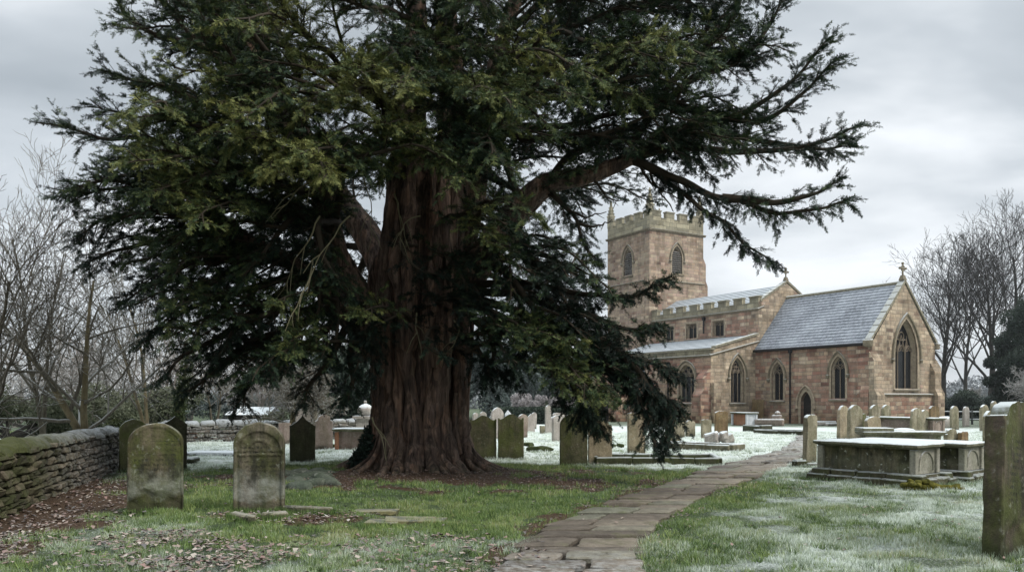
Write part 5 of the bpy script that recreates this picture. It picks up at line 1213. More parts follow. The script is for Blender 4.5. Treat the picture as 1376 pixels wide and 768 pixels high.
# front left mass
bough([(430,250,16.8),(370,160,15),(320,90,14),(280,40,13.4)], 1.2,.3,.75)
bough([(430,240,16.8),(360,190,15),(290,170,14),(230,160,13.5)], 1.1,.35,.7)
bough([(430,260,16.8),(370,250,15),(310,230,14.2),(250,230,13.8)], 1.1,.4,.75)
bough([(440,290,16.8),(380,290,15.2),(320,275,14.5),(270,270,14)], 1.0,.4,.5)
bough([(402,170,16.9),(350,60,15.4),(320,10,14.8),(280,-30,14.3)], 1.2,.3,.65)
bough([(546,170,17.2),(470,100,15.6),(420,50,14.4),(380,10,13.8)], 1.2,.3,.6)
bough([(546,170,17.2),(500,120,15.2),(440,120,14),(405,150,13.2)], .8,.5,1.0,1.0)
bough([(540,200,17.1),(520,150,15),(500,120,13.8),(468,130,13)], .75,.5,1.0,1.0)
bough([(560,150,17.2),(560,110,15),(575,100,13.8),(560,115,13)], .7,.5,.95,1.0)
bough([(606,120,17.4),(620,100,15.4),(640,110,14.2),(620,120,13.4)], .75,.5,.85,.9)
bough([(640,180,17.5),(680,130,15.8),(700,130,14.6),(690,150,13.8)], .8,.5,.6,.9)
bough([(445,320,16.8),(430,230,15),(400,215,14),(370,225,13.2)], .8,.5,.8,1.0)
bough([(450,300,16.8),(460,230,15.2),(470,210,14),(500,215,13.4)], .7,.45,.7,.9)
bough([(600,60,17.6),(540,20,15.6),(500,10,14.4),(450,0,13.8)], 1.1,.35,.6)
bough([(600,40,17.6),(620,0,15.4),(640,-10,14.2),(640,0,13.4)], 1.1,.35,.5)
# over the left part of the trunk, hanging
bough([(448,340,16.8),(440,330,15.6),(430,370,15),(425,430,14.9)], .55,.7,.6,.6)
bough([(448,340,16.8),(450,380,15.8),(455,430,15.3),(450,480,15.3)], .6,.6,.15,.9)
bough([(470,420,16.8),(490,430,15.8),(500,460,15.5),(500,500,15.5)], .55,.6,.1,1.0)
# foliage hugging the bole, inner shade painted as dark tints
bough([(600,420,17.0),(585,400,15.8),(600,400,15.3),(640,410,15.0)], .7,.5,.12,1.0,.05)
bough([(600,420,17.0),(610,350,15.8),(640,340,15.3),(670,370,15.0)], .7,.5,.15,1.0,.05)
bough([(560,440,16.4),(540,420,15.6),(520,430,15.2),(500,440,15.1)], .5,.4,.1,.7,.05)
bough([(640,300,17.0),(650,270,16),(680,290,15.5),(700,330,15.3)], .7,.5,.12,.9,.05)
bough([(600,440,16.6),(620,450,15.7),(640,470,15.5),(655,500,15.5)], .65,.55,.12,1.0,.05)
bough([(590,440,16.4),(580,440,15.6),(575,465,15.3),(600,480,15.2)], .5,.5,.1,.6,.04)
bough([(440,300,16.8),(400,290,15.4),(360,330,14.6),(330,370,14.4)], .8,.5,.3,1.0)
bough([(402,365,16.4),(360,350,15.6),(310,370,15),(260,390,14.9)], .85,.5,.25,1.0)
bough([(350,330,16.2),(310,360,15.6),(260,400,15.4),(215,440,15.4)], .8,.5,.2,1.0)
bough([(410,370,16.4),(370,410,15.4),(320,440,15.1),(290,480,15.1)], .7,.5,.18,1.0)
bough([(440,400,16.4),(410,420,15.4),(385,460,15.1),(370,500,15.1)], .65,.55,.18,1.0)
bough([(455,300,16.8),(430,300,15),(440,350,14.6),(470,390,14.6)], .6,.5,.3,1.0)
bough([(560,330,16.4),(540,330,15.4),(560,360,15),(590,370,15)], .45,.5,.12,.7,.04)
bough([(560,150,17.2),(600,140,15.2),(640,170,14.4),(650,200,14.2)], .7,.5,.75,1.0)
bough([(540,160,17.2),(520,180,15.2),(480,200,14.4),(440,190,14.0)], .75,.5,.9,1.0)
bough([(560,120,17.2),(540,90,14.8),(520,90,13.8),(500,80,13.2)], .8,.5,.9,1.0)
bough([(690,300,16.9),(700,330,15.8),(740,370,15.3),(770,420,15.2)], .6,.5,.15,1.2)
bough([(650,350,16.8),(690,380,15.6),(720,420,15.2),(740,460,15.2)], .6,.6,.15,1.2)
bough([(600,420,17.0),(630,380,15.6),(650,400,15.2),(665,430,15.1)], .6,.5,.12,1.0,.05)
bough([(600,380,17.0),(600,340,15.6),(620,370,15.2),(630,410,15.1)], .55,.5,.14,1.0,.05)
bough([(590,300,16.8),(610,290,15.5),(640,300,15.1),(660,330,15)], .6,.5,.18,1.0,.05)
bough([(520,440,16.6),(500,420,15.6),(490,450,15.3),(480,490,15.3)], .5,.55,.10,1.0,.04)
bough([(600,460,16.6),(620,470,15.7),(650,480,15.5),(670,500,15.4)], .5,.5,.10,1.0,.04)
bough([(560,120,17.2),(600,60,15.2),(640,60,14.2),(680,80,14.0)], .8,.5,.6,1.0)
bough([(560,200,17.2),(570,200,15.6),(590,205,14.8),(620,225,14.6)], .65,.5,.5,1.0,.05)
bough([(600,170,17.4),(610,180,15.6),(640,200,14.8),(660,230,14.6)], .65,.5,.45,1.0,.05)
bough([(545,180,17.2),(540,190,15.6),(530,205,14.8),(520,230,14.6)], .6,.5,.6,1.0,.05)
# lower right plume
bough([(620,380,17),(700,380,16.3),(780,392,15.9),(850,394,15.6),(893,378,15.4)], .5,.6,.15,1.5)
bough([(620,370,17),(690,345,16.3),(735,345,16),(770,365,15.8),(800,385,15.6)], .5,.55,.15,1.2)
bough([(640,390,17),(710,400,16.3),(790,425,15.8),(845,440,15.5),(880,440,15.3)], .65,.6,.2,1.4)
bough([(640,400,16.8),(720,430,16),(800,460,15.5),(860,480,15.2),(900,502,15.0)], .75,.7,.2,1.5)
bough([(640,410,16.8),(720,450,16),(800,490,15.5),(860,515,15.2),(908,545,15.0)], .65,.8,.15,1.5)
bough([(780,470,15.6),(840,505,15.2),(865,550,15.0),(880,598,14.9)], .50,.9,.10,1.9)
bough([(790,470,15.6),(860,510,15.1),(890,560,15.0),(893,590,14.9)], .38,.9,.12,1.6)
bough([(720,440,16),(780,500,15.4),(800,540,15.2),(805,572,15.2)], .48,.9,.12,1.6)
bough([(720,450,16),(760,500,15.5),(778,540,15.3),(780,560,15.3)], .40,.9,.10,1.4)
bough([(800,450,15.6),(850,490,15.2),(870,520,15.0),(905,560,15.0)], .5,.85,.15,1.4)
bough([(660,430,16.4),(710,450,15.8),(745,490,15.5),(755,535,15.4)], .5,.8,.12,1.2)
bough([(650,430,16.4),(690,440,15.8),(700,470,15.6),(690,505,15.6)], .5,.7,.12,1.2)
bough([(640,430,16.4),(660,450,15.8),(660,480,15.6),(655,512,15.6)], .45,.6,.12,1.2)
bough([(690,330,16.9),(740,370,17.5),(790,430,17.8),(830,470,18)], .6,.5,.1,1.1)
bough([(690,320,16.9),(740,400,17.5),(780,450,17.8),(830,470,18)], .9,.6,.1,1.1)
bough([(735,248,16.8),(770,290,16.4),(785,325,16.2),(800,345,16.1)], .25,.6,.15,1.2,.05)
# right limb fans
bough([(850,212,16.6),(920,198,16.2),(1000,205,16),(1080,200,15.8),(1140,172,15.6)], .75,.45,.3,1.4,.10)
bough([(890,176,16.6),(950,180,16.4),(1030,190,16.3),(1095,200,16.2),(1130,196,16.1)], .75,.5,.35,1.3)
bough([(850,215,16.6),(910,240,16.2),(980,268,16),(1060,285,15.8),(1130,272,15.6)], .60,.6,.3,1.4,.10)
bough([(970,266,16),(1030,270,15.8),(1080,262,15.7),(1118,250,15.6)], .5,.5,.35,1.2)
bough([(860,218,16.5),(905,250,16.2),(960,290,15.9),(1000,325,15.8),(1034,355,15.7)], .34,.8,.3,1.5,.06)
bough([(870,190,16.6),(950,165,16.3),(1020,140,16.1),(1075,100,16),(1108,62,15.9)], .70,.4,.4,1.3,.08)
bough([(880,180,16.6),(960,160,16.4),(1030,160,16.2),(1085,125,16.1),(1116,92,16)], .65,.4,.35,1.3,.08)
bough([(880,150,16.8),(930,110,16.6),(990,80,16.4),(1035,40,16.3),(1050,5,16.2)], .8,.4,.4,1.2)
bough([(850,190,16.6),(900,120,16.8),(950,60,16.8),(990,10,16.8),(1000,-30,16.8)], .9,.4,.4,1.1)
bough([(652,160,17.6),(740,120,17.2),(830,90,16.8),(920,70,16.5),(990,70,16.3)], 1.15,.45,.45,1.2)
bough([(652,170,17.6),(740,170,17.0),(830,150,16.6),(900,140,16.3),(960,150,16.1)], 1.0,.5,.4,1.2)
bough([(668,80,17.8),(760,40,17.2),(850,10,16.8),(940,-10,16.5),(1020,-20,16.3)], 1.3,.4,.4,1.1)
bough([(668,60,17.8),(740,-10,17.2),(820,-50,17),(900,-80,16.8)], 1.4,.4,.35,1.0)
bough([(652,160,17.6),(720,190,16.6),(790,180,15.8),(850,190,15.3)], .9,.5,.4,1.1)
bough([(668,120,17.7),(740,90,16.2),(800,110,15.2),(850,130,14.6)], .95,.5,.6,1.1)
bough([(668,100,17.7),(740,50,16.4),(800,60,15.4),(850,60,14.8)], 1.0,.45,.5,1.0)
bough([(735,248,16.8),(760,210,16.8),(800,190,16.8),(840,170,16.8)], .8,.5,.2,1.2)
bough([(850,212,16.6),(880,190,16.2),(930,190,15.9),(970,215,15.7)], .6,.6,.35,1.3)
bough([(700,270,17.0),(680,220,17.6),(700,180,18.2),(760,180,19)], .9,.5,.1,1.0)
# behind and above
for (a, b, c, L_) in [((440,240,19.8),(330,220,20.5),(240,260,21),1.0),((440,240,19.8),(360,300,20.5),(270,340,21),1.2),((380,150,20.6),(300,130,21),(240,140,21.5),1.1),
    ((380,150,20.6),(330,40,21),(280,-20,21.5),1.2),((640,230,19.6),(720,260,20),(770,240,20.3),1.0),((700,130,20.2),(800,130,20.6),(880,120,21),1.2),
    ((760,30,20.8),(840,20,21),(930,10,21.5),1.4),((640,230,19.6),(560,120,20.3),(500,80,21),1.3),((500,330,19),(440,330,20),(370,330,20.6),1.2),
    ((500,330,19),(460,400,19.8),(400,450,20.3),1.0),((590,330,18.9),(680,380,19.6),(740,400,20.2),1.0),((590,330,18.9),(640,280,20.2),(690,260,21),1.0),
    ((450,340,19),(400,270,20.3),(330,260,21.3),1.2),((640,230,19.6),(660,150,20.8),(640,60,21.6),1.2),((700,130,20.2),(740,60,21),(730,-30,21.8),1.3),
    ((560,0,17.4),(480,-60,17),(380,-100,16.5),1.4),((560,-40,17.4),(500,-130,17.2),(420,-200,17),1.7),((600,-40,17.8),(680,-110,17.8),(760,-170,17.8),1.7),
    ((600,-60,17.8),(640,-180,18),(660,-260,18),1.6),((545,-60,17.6),(520,-200,17.4),(500,-280,17.4),1.6),((310,10,17),(290,-60,16.8),(270,-110,16.6),1.2),
    ((740,-60,18.2),(850,-110,17.6),(950,-130,17.2),1.5),((700,-20,18),(780,-60,16.2),(850,-70,15),1.4),((560,-20,17.4),(520,-60,15.4),(480,-80,13.8),1.4),
    ((600,-20,17.8),(620,-70,15.6),(640,-90,13.8),1.4),((402,100,17),(350,0,19),(320,-80,20.5),1.3),((350,90,17),(280,50,18.2),(230,60,19),1.0),((340,200,17),(260,200,18),(200,215,18.6),1.0),
    ((350,330,16.2),(300,370,17.5),(240,410,18.2),1.0),((402,365,16.4),(370,420,17.6),(330,470,18.2),.9),((620,240,18.2),(700,90,19),(780,-10,19.6),1.3),((320,280,16.1),(260,230,15),(200,220,14.4),1.0)]:
    bough([a,b,c], L_,.4,rnd(.2,.5),.85,.10,.15)
ENV = [(165,-150),(165,20),(152,100),(100,175),(105,270),(120,340),(172,400),(195,470),(245,515),(340,525),(430,520),(490,490),(560,430),(640,480),(690,490),(760,530),(850,560),(870,540),(860,470),(820,410),(765,365),(725,300),(750,245),(850,220),(960,250),(1050,250),(1075,200),(1060,90),(985,10),(920,-150)]
def in_env(p):
    w_ = p+OY; px = CX+w_.x*F/16.6; py = HZ-(w_.z-EYE)*F/16.6; px = max(px, CX+w_.x*F/min(w_.y,16.6)) if w_.x > YX else min(px, CX+w_.x*F/min(w_.y,16.6)); ins = False; n = len(ENV); j = n-1
    for i in range(n):
        (x1,y1),(x2,y2) = ENV[i], ENV[j]
        if (y1 > py) != (y2 > py) and px < (x2-x1)*(py-y1)/(y2-y1)+x1: ins = not ins
        j = i
    return ins
src = [(c_,rr) for c_,rr in limb_c]; starts = []
for c_, rr in src:
    for k in range(12,41): starts.append((c_[k], (c_[min(k+1,40)]-c_[k-1]).normalized(), 1.0))
for (pts, L_, dr, ti_, de, r0, f0) in list(B):
    if pts[-1].z+OY.z > 1.0:
        c_ = rs(pts, 12)
        for k in range(3,12): starts.append((c_[k], (c_[k+1]-c_[k-1]).normalized(), .6))
random.seed(77); made = 0; tries = 0
while made < 360 and tries < 14000:
    tries += 1; p, t_, sc_ = random.choice(starts)
    out = Vector((p.x, p.y*1.15, 0)); out = out.normalized() if out.length > .3 else Vector((rnd(-1,1),rnd(-1,1),0))
    d = (out*.8+t_*.5+Vector((rnd(-.9,.9),rnd(-.9,.9),rnd(-.35,.45)))).normalized(); l = rnd(1.3,3.0)*(.6+.4*sc_)
    e_ = p+d*l+Vector((0,0,-.12*l)); mi = p+d*l*.5
    if not (in_env(e_) and in_env(mi)): continue
    if abs(e_.y) > 5.2 or (e_.y < -3.4 and e_.z < 4.2): continue
    if abs(mi.x-.1) < 1.2 and mi.y < .2 and mi.z < 5.2 and random.random() < .75: continue
    if abs(e_.x-.1) < 1.2 and e_.y < .2 and e_.z < 5.2 and random.random() < .75: continue
    front = max(0, -e_.y/4); B.append(([p, mi+Vector((0,0,.06*l)), e_], rnd(.55,.85), rnd(.2,.5), min(1, rnd(.1,.35)+front*.45+max(0,e_.z-5)*.03), 1.0, .035, .1)); made += 1  # filler tints rise towards front and top, light painted into the foliage
print('fillers', made)
W_ = MB(); SP = []   # sprays: origin, direction, up, size, tint
def side_of(t_, roll):
    l = t_.cross(Vector((0,0,1)));
    if l.length < .15: l = t_.orthogonal()
    l.normalize(); u = l.cross(t_); return l*math.cos(roll)+u*math.sin(roll)
for (pts, L_, droop, tint, dens, r0, f0) in B:
    ln = sum((pts[i+1]-pts[i]).length for i in range(len(pts)-1)); n = max(8, int(ln/.2)); c_ = rs(pts, n)
    c_ = [p+Vector((noise.noise(p*1.3),noise.noise(p*1.3+Vector((9,0,0))),noise.noise(p*1.3+Vector((0,9,0)))))*.10*min(1,k/4) for k,p in enumerate(c_)]
    W_.tube(c_, [r0*(1-.86*(k/n)**.9)+.006 for k in range(n+1)], 6, False)
    k = 0.0; sgn = 1; stp = .72/dens; L_ *= .95
    while k < n:
        f = k/n
        if f < f0: k += stp; continue
        i = int(k); p = c_[i].lerp(c_[i+1], k-i); t_ = (c_[i+1]-c_[i]).normalized(); sgn = -sgn
        sd_ = side_of(t_, rnd(-.55,.75) if random.random() < .75 else rnd(-1.5,1.5))*sgn; fwd = .45+.55*f
        d = (t_*fwd+sd_*(1.05-.45*f)+Vector((0,0,.10*(1-droop)))).normalized(); l = L_*(1-.52*f**1.8)*rnd(.5,1.0)*min(1,.5+(f-f0)*2.2)
        m = max(3, int(l/.115)); pp = [p.copy()]; dd = d.copy()
        for s_ in range(m):
            dd = (dd+Vector((rnd(-.09,.09),rnd(-.09,.09),rnd(-.07,.07)-droop*.11))).normalized(); pp.append(pp[-1]+dd*(l/m))
        W_.tube(pp, [.015*(1-.8*s_/m)+.003 for s_ in range(m+1)], 3, False)
        hang = droop*.75 if droop > .58 else droop*.7-.22
        for s_ in range(1, m+1):
            for sg in (-1,1):
                if random.random() < .12 and s_ < m: continue
                tt = (pp[s_]-pp[s_-1]).normalized(); sv = side_of(tt, rnd(-.6,.6))*sg; u = s_/m
                dr = (tt*(.75+.5*u)+sv*(.85-.5*u)+Vector((0,0,-hang*rnd(.3,1.0)))+Vector((rnd(-.35,.35),rnd(-.35,.35),rnd(-.25,.35)))).normalized()
                SP.append((pp[s_]+(pp[s_-1]-pp[s_])*random.random(), dr, rnd(.12,.23)*(1.0-.18*u), tint))
            if s_ < m and random.random() < .95:      # short side twig carrying its own sprays
                sv = side_of(tt, rnd(-.8,.8))*random.choice((-1,1)); dd2 = (tt*.7+sv*.8+Vector((0,0,-hang*.4))).normalized(); l2 = rnd(.22,.48)*(.6+.4*L_); b0 = pp[s_]
                p1 = b0+dd2*l2*.5; dd3 = (dd2+Vector((0,0,-hang*.45-.05))).normalized(); p2 = p1+dd3*l2*.5; W_.tube([b0,p1,p2],[.007,.005,.003],3,False)
                for (bb, dq) in ((p1,dd2),(p2,dd3),(p1,dd3)):
                    for _ in range(3): SP.append((bb, (dq+side_of(dq,rnd(-1,1))*rnd(-.9,.9)+Vector((0,0,-hang*rnd(.1,.7)))).normalized(), rnd(.10,.19), tint))
        k += stp*rnd(.75,1.25)
    for _ in range(3): SP.append((c_[-1], ((c_[-1]-c_[-2]).normalized()+Vector((rnd(-.3,.3),)*3)*.3).normalized(), .3, tint))
W_.build('branches', M_twig, yew, smooth=60)
o_ = np.array([tuple(s[0]) for s in SP]); d_ = np.array([tuple(s[1]) for s in SP]); sz = np.array([s[2] for s in SP]); tn = np.array([s[3] for s in SP]); N_ = len(SP)
print('sprays', N_)
up = np.tile(np.array([0,0,1.0]), (N_,1))+RNG.normal(0,.55,(N_,3)); r_ = np.cross(d_, up); r_ /= np.linalg.norm(r_,axis=1)[:,None]+1e-9; u_ = np.cross(r_, d_)
def spray_template(seed):
    rg = np.random.default_rng(seed); q_ = []
    for i in range(10):
        x = .05+i*.095
        for sg in (-1,1):
            L1 = (.36-.20*x)*rg.uniform(.55,1.3); an = rg.uniform(.5,1.25); dz = rg.uniform(-.8,.8)*L1; dx, dy = math.cos(an)*L1, math.sin(an)*L1*sg; w1 = rg.uniform(.024,.040)
            nx_, ny_ = -math.sin(an)*w1, math.cos(an)*w1*sg
            q_.append([(x,0,0),(x+dx*.45-nx_,dy*.45-ny_,dz*.4),(x+dx,dy,dz),(x+dx*.5+nx_,dy*.5+ny_,dz*.4+.01)])
    q_.append([(.0,-.012,0),(.5,-.022,.0),(1.08,0,-.03),(.5,.022,.01)])
    q_.append([(.6,0,0),(.85,-.025,.02),(1.12,.04,-.04),(.85,.03,.02)])
    return np.array(q_).reshape(-1,3)
tv = []; ta = []; lsel = RNG.integers(0,6,N_)
hgt = o_[:,2]
for k in range(6):
    T_ = spray_template(k); m = lsel == k; bend = T_[:,0]**2*-.10
    loc = np.stack([T_[:,0],T_[:,1],T_[:,2]+bend],-1)
    v = o_[m][:,None]+sz[m][:,None,None]*(loc[None,:,0:1]*d_[m][:,None]+loc[None,:,1:2]*r_[m][:,None]+loc[None,:,2:3]*u_[m][:,None])
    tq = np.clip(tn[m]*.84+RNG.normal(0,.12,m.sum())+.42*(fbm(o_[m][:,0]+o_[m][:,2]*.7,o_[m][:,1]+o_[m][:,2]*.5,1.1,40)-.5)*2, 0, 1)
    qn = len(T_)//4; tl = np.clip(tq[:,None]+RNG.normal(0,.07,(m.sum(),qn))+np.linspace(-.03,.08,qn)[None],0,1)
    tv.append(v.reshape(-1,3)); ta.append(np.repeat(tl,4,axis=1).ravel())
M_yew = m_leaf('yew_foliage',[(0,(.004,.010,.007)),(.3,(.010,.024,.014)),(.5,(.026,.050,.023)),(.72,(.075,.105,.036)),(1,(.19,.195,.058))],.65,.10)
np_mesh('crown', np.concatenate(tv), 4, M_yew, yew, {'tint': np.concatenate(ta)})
# bare hanging epicormic twigs, pale green
for (px,py,Y,L_) in [(480,200,14.6,2.0),(455,230,14,1.5),(470,290,14.4,1.6),(430,290,14.2,1.9),(530,260,15.2,1.2),(565,290,15.3,1.0),(600,230,15,.9),(560,200,15.2,1.0),(420,350,14.5,1.6),(500,560,15.8,.7),(560,420,15.8,.8),(610,430,15.8,.8)]:
    mb = MB(); p = q(px,py,Y); d = Vector((rnd(-.5,.3),rnd(-.2,.1),rnd(-.5,.0))); pp = [p]
    for k in range(12):
        d = (d+Vector((rnd(-.4,.4),rnd(-.25,.25),-.12))).normalized(); pp.append(pp[-1]+d*L_/12)
    mb.tube(pp, [.016*(1-.8*k/12) for k in range(13)], 5, False)
    for j in (4,7,9):
        e_ = (d+Vector((rnd(-1,1),rnd(-.5,.5),rnd(-.5,.3)))).normalized(); mb.tube([pp[j],pp[j]+e_*.2,pp[j]+e_*.4+Vector((0,0,-.12))],[.010,.007,.004],4,False)
    mb.build('dead_twig', M_btwig, yew)
# snags below the right limb
for pts in ([(795,236,16.7),(815,262,16.5),(835,270,16.4)],[(735,260,16.8),(780,290,16.2),(815,283,16)],[(870,222,16.5),(885,255,16.2),(905,282,16.1)],[(860,222,16.5),(880,250,16.3),(918,268,16.1)],[(905,250,16.2),(935,275,16.0),(948,283,16)],[(780,300,16.2),(800,305,16),(822,296,16)]):
    mb = MB(); m_ = rs([q(*p) for p in pts], 10); m_ = [p+Vector((rnd(-.03,.03),0,rnd(-.03,.03))) for p in m_]; mb.tube(m_, [.035*(1-.75*k/10) for k in range(11)], 5, False)
    for j in (4,6,8):
        e_ = Vector((rnd(-.5,1),rnd(-.5,.5),rnd(-1,.4))).normalized(); mb.tube([m_[j],m_[j]+e_*.22],[.010,.004],4,False)
    mb.build('snag', M_twig, yew)
# ---------------------------------------------------------------- leafless trees
def grow_tree(seed, H, r0, nlim, spread=.6, lv=4, split=.15, tw=.006, curve=.12, multi=1, kids=(9,7,6), upb=.25, dens=1.0):
    random.seed(seed); tr = MB(); cr = MB()
    def branch(p, d, l, r, lev):
        n = 7 if lev < 2 else 4; pts = [p.copy()]; dd = d.copy()
        for k in range(n):
            dd = (dd+Vector((rnd(-1,1),rnd(-1,1),rnd(-1,1)))*curve*(1+.4*lev)+Vector((0,0,upb*.22))).normalized(); pts.append(pts[-1]+dd*l/n)
        re = max(tw*.6, r*(.32 if lev else .22)); rad = [r+(re-r)*(k/n)**.8 for k in range(n+1)]
        (tr if lev == 0 else cr).tube(pts, rad, 9 if lev == 0 else (6 if lev == 1 else 3), False)
        if lev >= lv-1: return
        kk = int(kids[lev]*dens*rnd(.85,1.2)); a0 = rnd(0,6.28)
        for j in range(kk):
            f = split+(1-split)*(j+rnd(.1,.9))/kk; i = min(int(f*n), n-1); b = pts[i].lerp(pts[i+1], f*n-i); t_ = (pts[i+1]-pts[i]).normalized()
            an = a0+j*2.4; u = t_.orthogonal().normalized(); v = t_.cross(u); sp_ = spread*rnd(.75,1.25)*(1.1 if lev == 0 else 1.15)
            nd = (t_*math.cos(sp_)+(u*math.cos(an)+v*math.sin(an))*math.sin(sp_)+Vector((0,0,upb*.4))).normalized()
            branch(b, nd, l*(.62-.28*f)*rnd(.8,1.2)*(1.15 if lev == 0 else 1.1), max(tw, rad[i]*rnd(.45,.62)), lev+1)
    for m in range(multi):
        d = Vector((rnd(-.4,.4)*(multi > 1),rnd(-.3,.3)*(multi > 1),1)).normalized(); branch(Vector((m*.1,0,-.1)), d, H*rnd(.85,1), r0*rnd(.8,1), 0)
    return tr, cr
M_tbark = m_wood('bare_bark', (.06,.052,.038), (.14,.125,.09), .35, (14,14,3)); M_ttwig = m_wood('bare_twigs', (.10,.088,.068), (.19,.17,.135), .55)
M_dbark = m_wood('far_bark', (.030,.028,.024), (.062,.057,.048), 0., (6,6,1)); M_dtwig = m_wood('far_twigs', (.034,.032,.030), (.066,.062,.058), 0.)
M_ybark = m_wood('ochre_bark', (.12,.10,.055), (.22,.18,.11), .3, (14,14,3)); M_fog = m_wood('haze_tinted_twigs', (.22,.205,.19), (.34,.325,.31), .4); M_fogb = m_wood('haze_tinted_bark', (.13,.12,.105), (.20,.185,.165), .3)  # paler tones with distance haze painted into twigs and bark
M_ptwig = m_wood('pinkish_twigs', (.22,.185,.16), (.33,.28,.25), .4)
def tree(name, seed, H, r0, mt, mc, loc, label, cat='tree', group=None, **kw):
    tr, cr = grow_tree(seed, H, r0, 0, **kw); e = empty(name, loc, rnd(0,6), label, cat, group)
    tr.build('trunk', mt, e, smooth=60); cr.build('crown', mc, e, smooth=60); return e
def onG(px, Y): return Vector(((px-CX)/F*Y, Y, 0))
tree('bare_tree', 3, 5.4, .13, M_ybark, M_ttwig, onG(120,21.5), 'leafless many branched tree rising behind the dry stone wall at the left', multi=2, spread=.92, kids=(12,7,5,4), lv=5, split=.12, tw=.008, dens=.95, upb=.15)
tree('bare_tree', 5, 6.6, .09, M_tbark, M_ttwig, onG(62,24), 'taller slender leafless tree at the far left, its twigs against the sky', multi=2, spread=.55, kids=(9,6,5,4), lv=5, split=.2, tw=.007, dens=.9)
tree('bare_tree', 6, 4.6, .12, M_tbark, M_ttwig, onG(-25,17), 'leafless tree whose twigs reach in from the left edge', spread=.6, kids=(12,8,6), lv=4, tw=.007)
tree('bare_tree', 17, 5.4, .09, M_ybark, M_ttwig, onG(205,27), 'ochre barked leafless tree between the left trees and the yew', multi=2, spread=.55, kids=(9,6,5,4), lv=5, split=.2, tw=.008, dens=.85)
tree('bare_tree', 8, 2.6, .16, M_ybark, M_ttwig, onG(388,30), 'pale barked spreading tree with arching branches behind the scrolled headstone', multi=2, spread=.85, kids=(9,7,6,5), lv=5, split=.35, tw=.011, curve=.2, upb=.1)
tree('bare_tree', 9, 2.6, .19, M_ybark, M_ttwig, onG(424,29), 'pale trunked tree with frosty curling twigs just left of the yew trunk', spread=1.0, kids=(10,7,6,5), lv=5, split=.35, tw=.011, curve=.24, upb=.05)
tree('bare_tree', 12, 2.6, .10, M_tbark, M_ttwig, onG(287,36), 'small forked leafless tree just behind the low far wall', multi=2, spread=.8, kids=(7,6,5), lv=4, split=.4, tw=.012)
# trees to the right of the church
for (sd_, px, Y, H, r0, lb, mu) in [(21,1268,72,12.0,.34,'leafless tree nearest the chancel gable, left of the right hand group',1),(22,1330,70,13.5,.34,'tall dark leafless tree in the middle of the right hand group',1),(23,1362,74,15,.38,'tallest leafless tree of the right hand group near the edge of the photo',1),(25,1296,84,12.5,.30,'slimmer leafless tree set back between the larger right hand ones',1)]:
    tree('bare_tree', sd_, H, r0, M_dbark, M_dtwig, onG(px,Y), lb, multi=mu, spread=.55, kids=(15,7,5,4), lv=5, split=.22, tw=.016, curve=.075, upb=.24, group='tall leafless trees right of the church')
# misty thicket beyond the wall on the left: three kinds, copied
random.seed(99)
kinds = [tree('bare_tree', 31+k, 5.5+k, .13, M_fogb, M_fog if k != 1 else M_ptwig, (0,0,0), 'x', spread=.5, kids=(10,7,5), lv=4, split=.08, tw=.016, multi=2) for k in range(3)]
spots = [(20,44,.8,0),(70,50,.9,1),(128,48,.75,2),(170,52,.9,0),(215,40,.8,1),(255,50,1.0,2),(300,58,.9,0),(345,50,.75,1),(395,46,.8,2),(455,44,.9,0),(-20,50,1.2,1),(110,55,1.3,2),(330,66,1.1,1),(500,60,1.0,2)]
where = ['at the far left edge','second from the left edge','behind the leafless trees of the wall','behind the ochre barked tree','right of the ochre barked tree','above the ivy clad trunk','over the far wall','above the white shed roof','behind the pale spreading tree','close left of the yew trunk','cut by the left edge','highest behind the left trees','furthest away over the far wall','seen behind the yew trunk']
used = set()
for (px,Y,s_,k), wh in zip(spots, where):
    o = kinds[k] if k not in used else copy_tree(kinds[k]); used.add(k)
    o.location = onG(px,Y); o.rotation_euler = (0,0,rnd(0,6)); o.scale = (s_*1.0,)*2+(s_*.72,); o['label'] = 'misty grey leafless tree of the thicket, '+wh; o['group'] = 'misty thicket beyond the left wall'
# ---------------------------------------------------------------- evergreens, bushes, hedges
def leaf_cloud(centers, n, size, flat=.0, tl=(0,1), shell=.55, down=.0):
    """leaf-sized quads spread through noisy ellipsoids; centers: (x,y,z,rx,ry,rz)"""
    vs = []; tt = []; vol = np.array([c[3]*c[4]*c[5] for c in centers])**.67; cnt = (n*vol/vol.sum()).astype(int)
    for c, m in zip(centers, cnt):
        d = RNG.normal(0,1,(m,3)); d /= np.linalg.norm(d,axis=1)[:,None]; r = shell+(1-shell)*RNG.random(m)**.7
        lump = .72+.5*fbm(d[:,0]*3+c[0]*3.1+d[:,2]*2, d[:,1]*3+c[1]+d[:,2]*3, 1.2, 3); p = d*(r*lump)[:,None]*np.array(c[3:6])+np.array(c[:3])
        s = size*RNG.uniform(.6,1.4,m); a = RNG.normal(0,1,(m,3))+d*.4; a /= np.linalg.norm(a,axis=1)[:,None]; b = np.cross(a, RNG.normal(0,1,(m,3))); b /= np.linalg.norm(b,axis=1)[:,None]+1e-9
        A = a*s[:,None]; Bv = b*s[:,None]*.42
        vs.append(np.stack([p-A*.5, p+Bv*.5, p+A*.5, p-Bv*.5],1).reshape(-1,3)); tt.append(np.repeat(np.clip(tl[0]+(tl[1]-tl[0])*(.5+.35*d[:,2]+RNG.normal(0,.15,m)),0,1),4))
    return np.concatenate(vs), np.concatenate(tt)
M_ever = m_leaf('evergreen_dark',[(0,(.008,.016,.012)),(.5,(.020,.036,.024)),(1,(.048,.066,.044))],.7,.05)
M_misty = m_leaf('evergreen_haze_tinted',[(0,(.030,.042,.040)),(.5,(.060,.080,.074)),(1,(.12,.145,.135))],.8,.05)  # distance haze painted in as pale blue-grey leaf tones
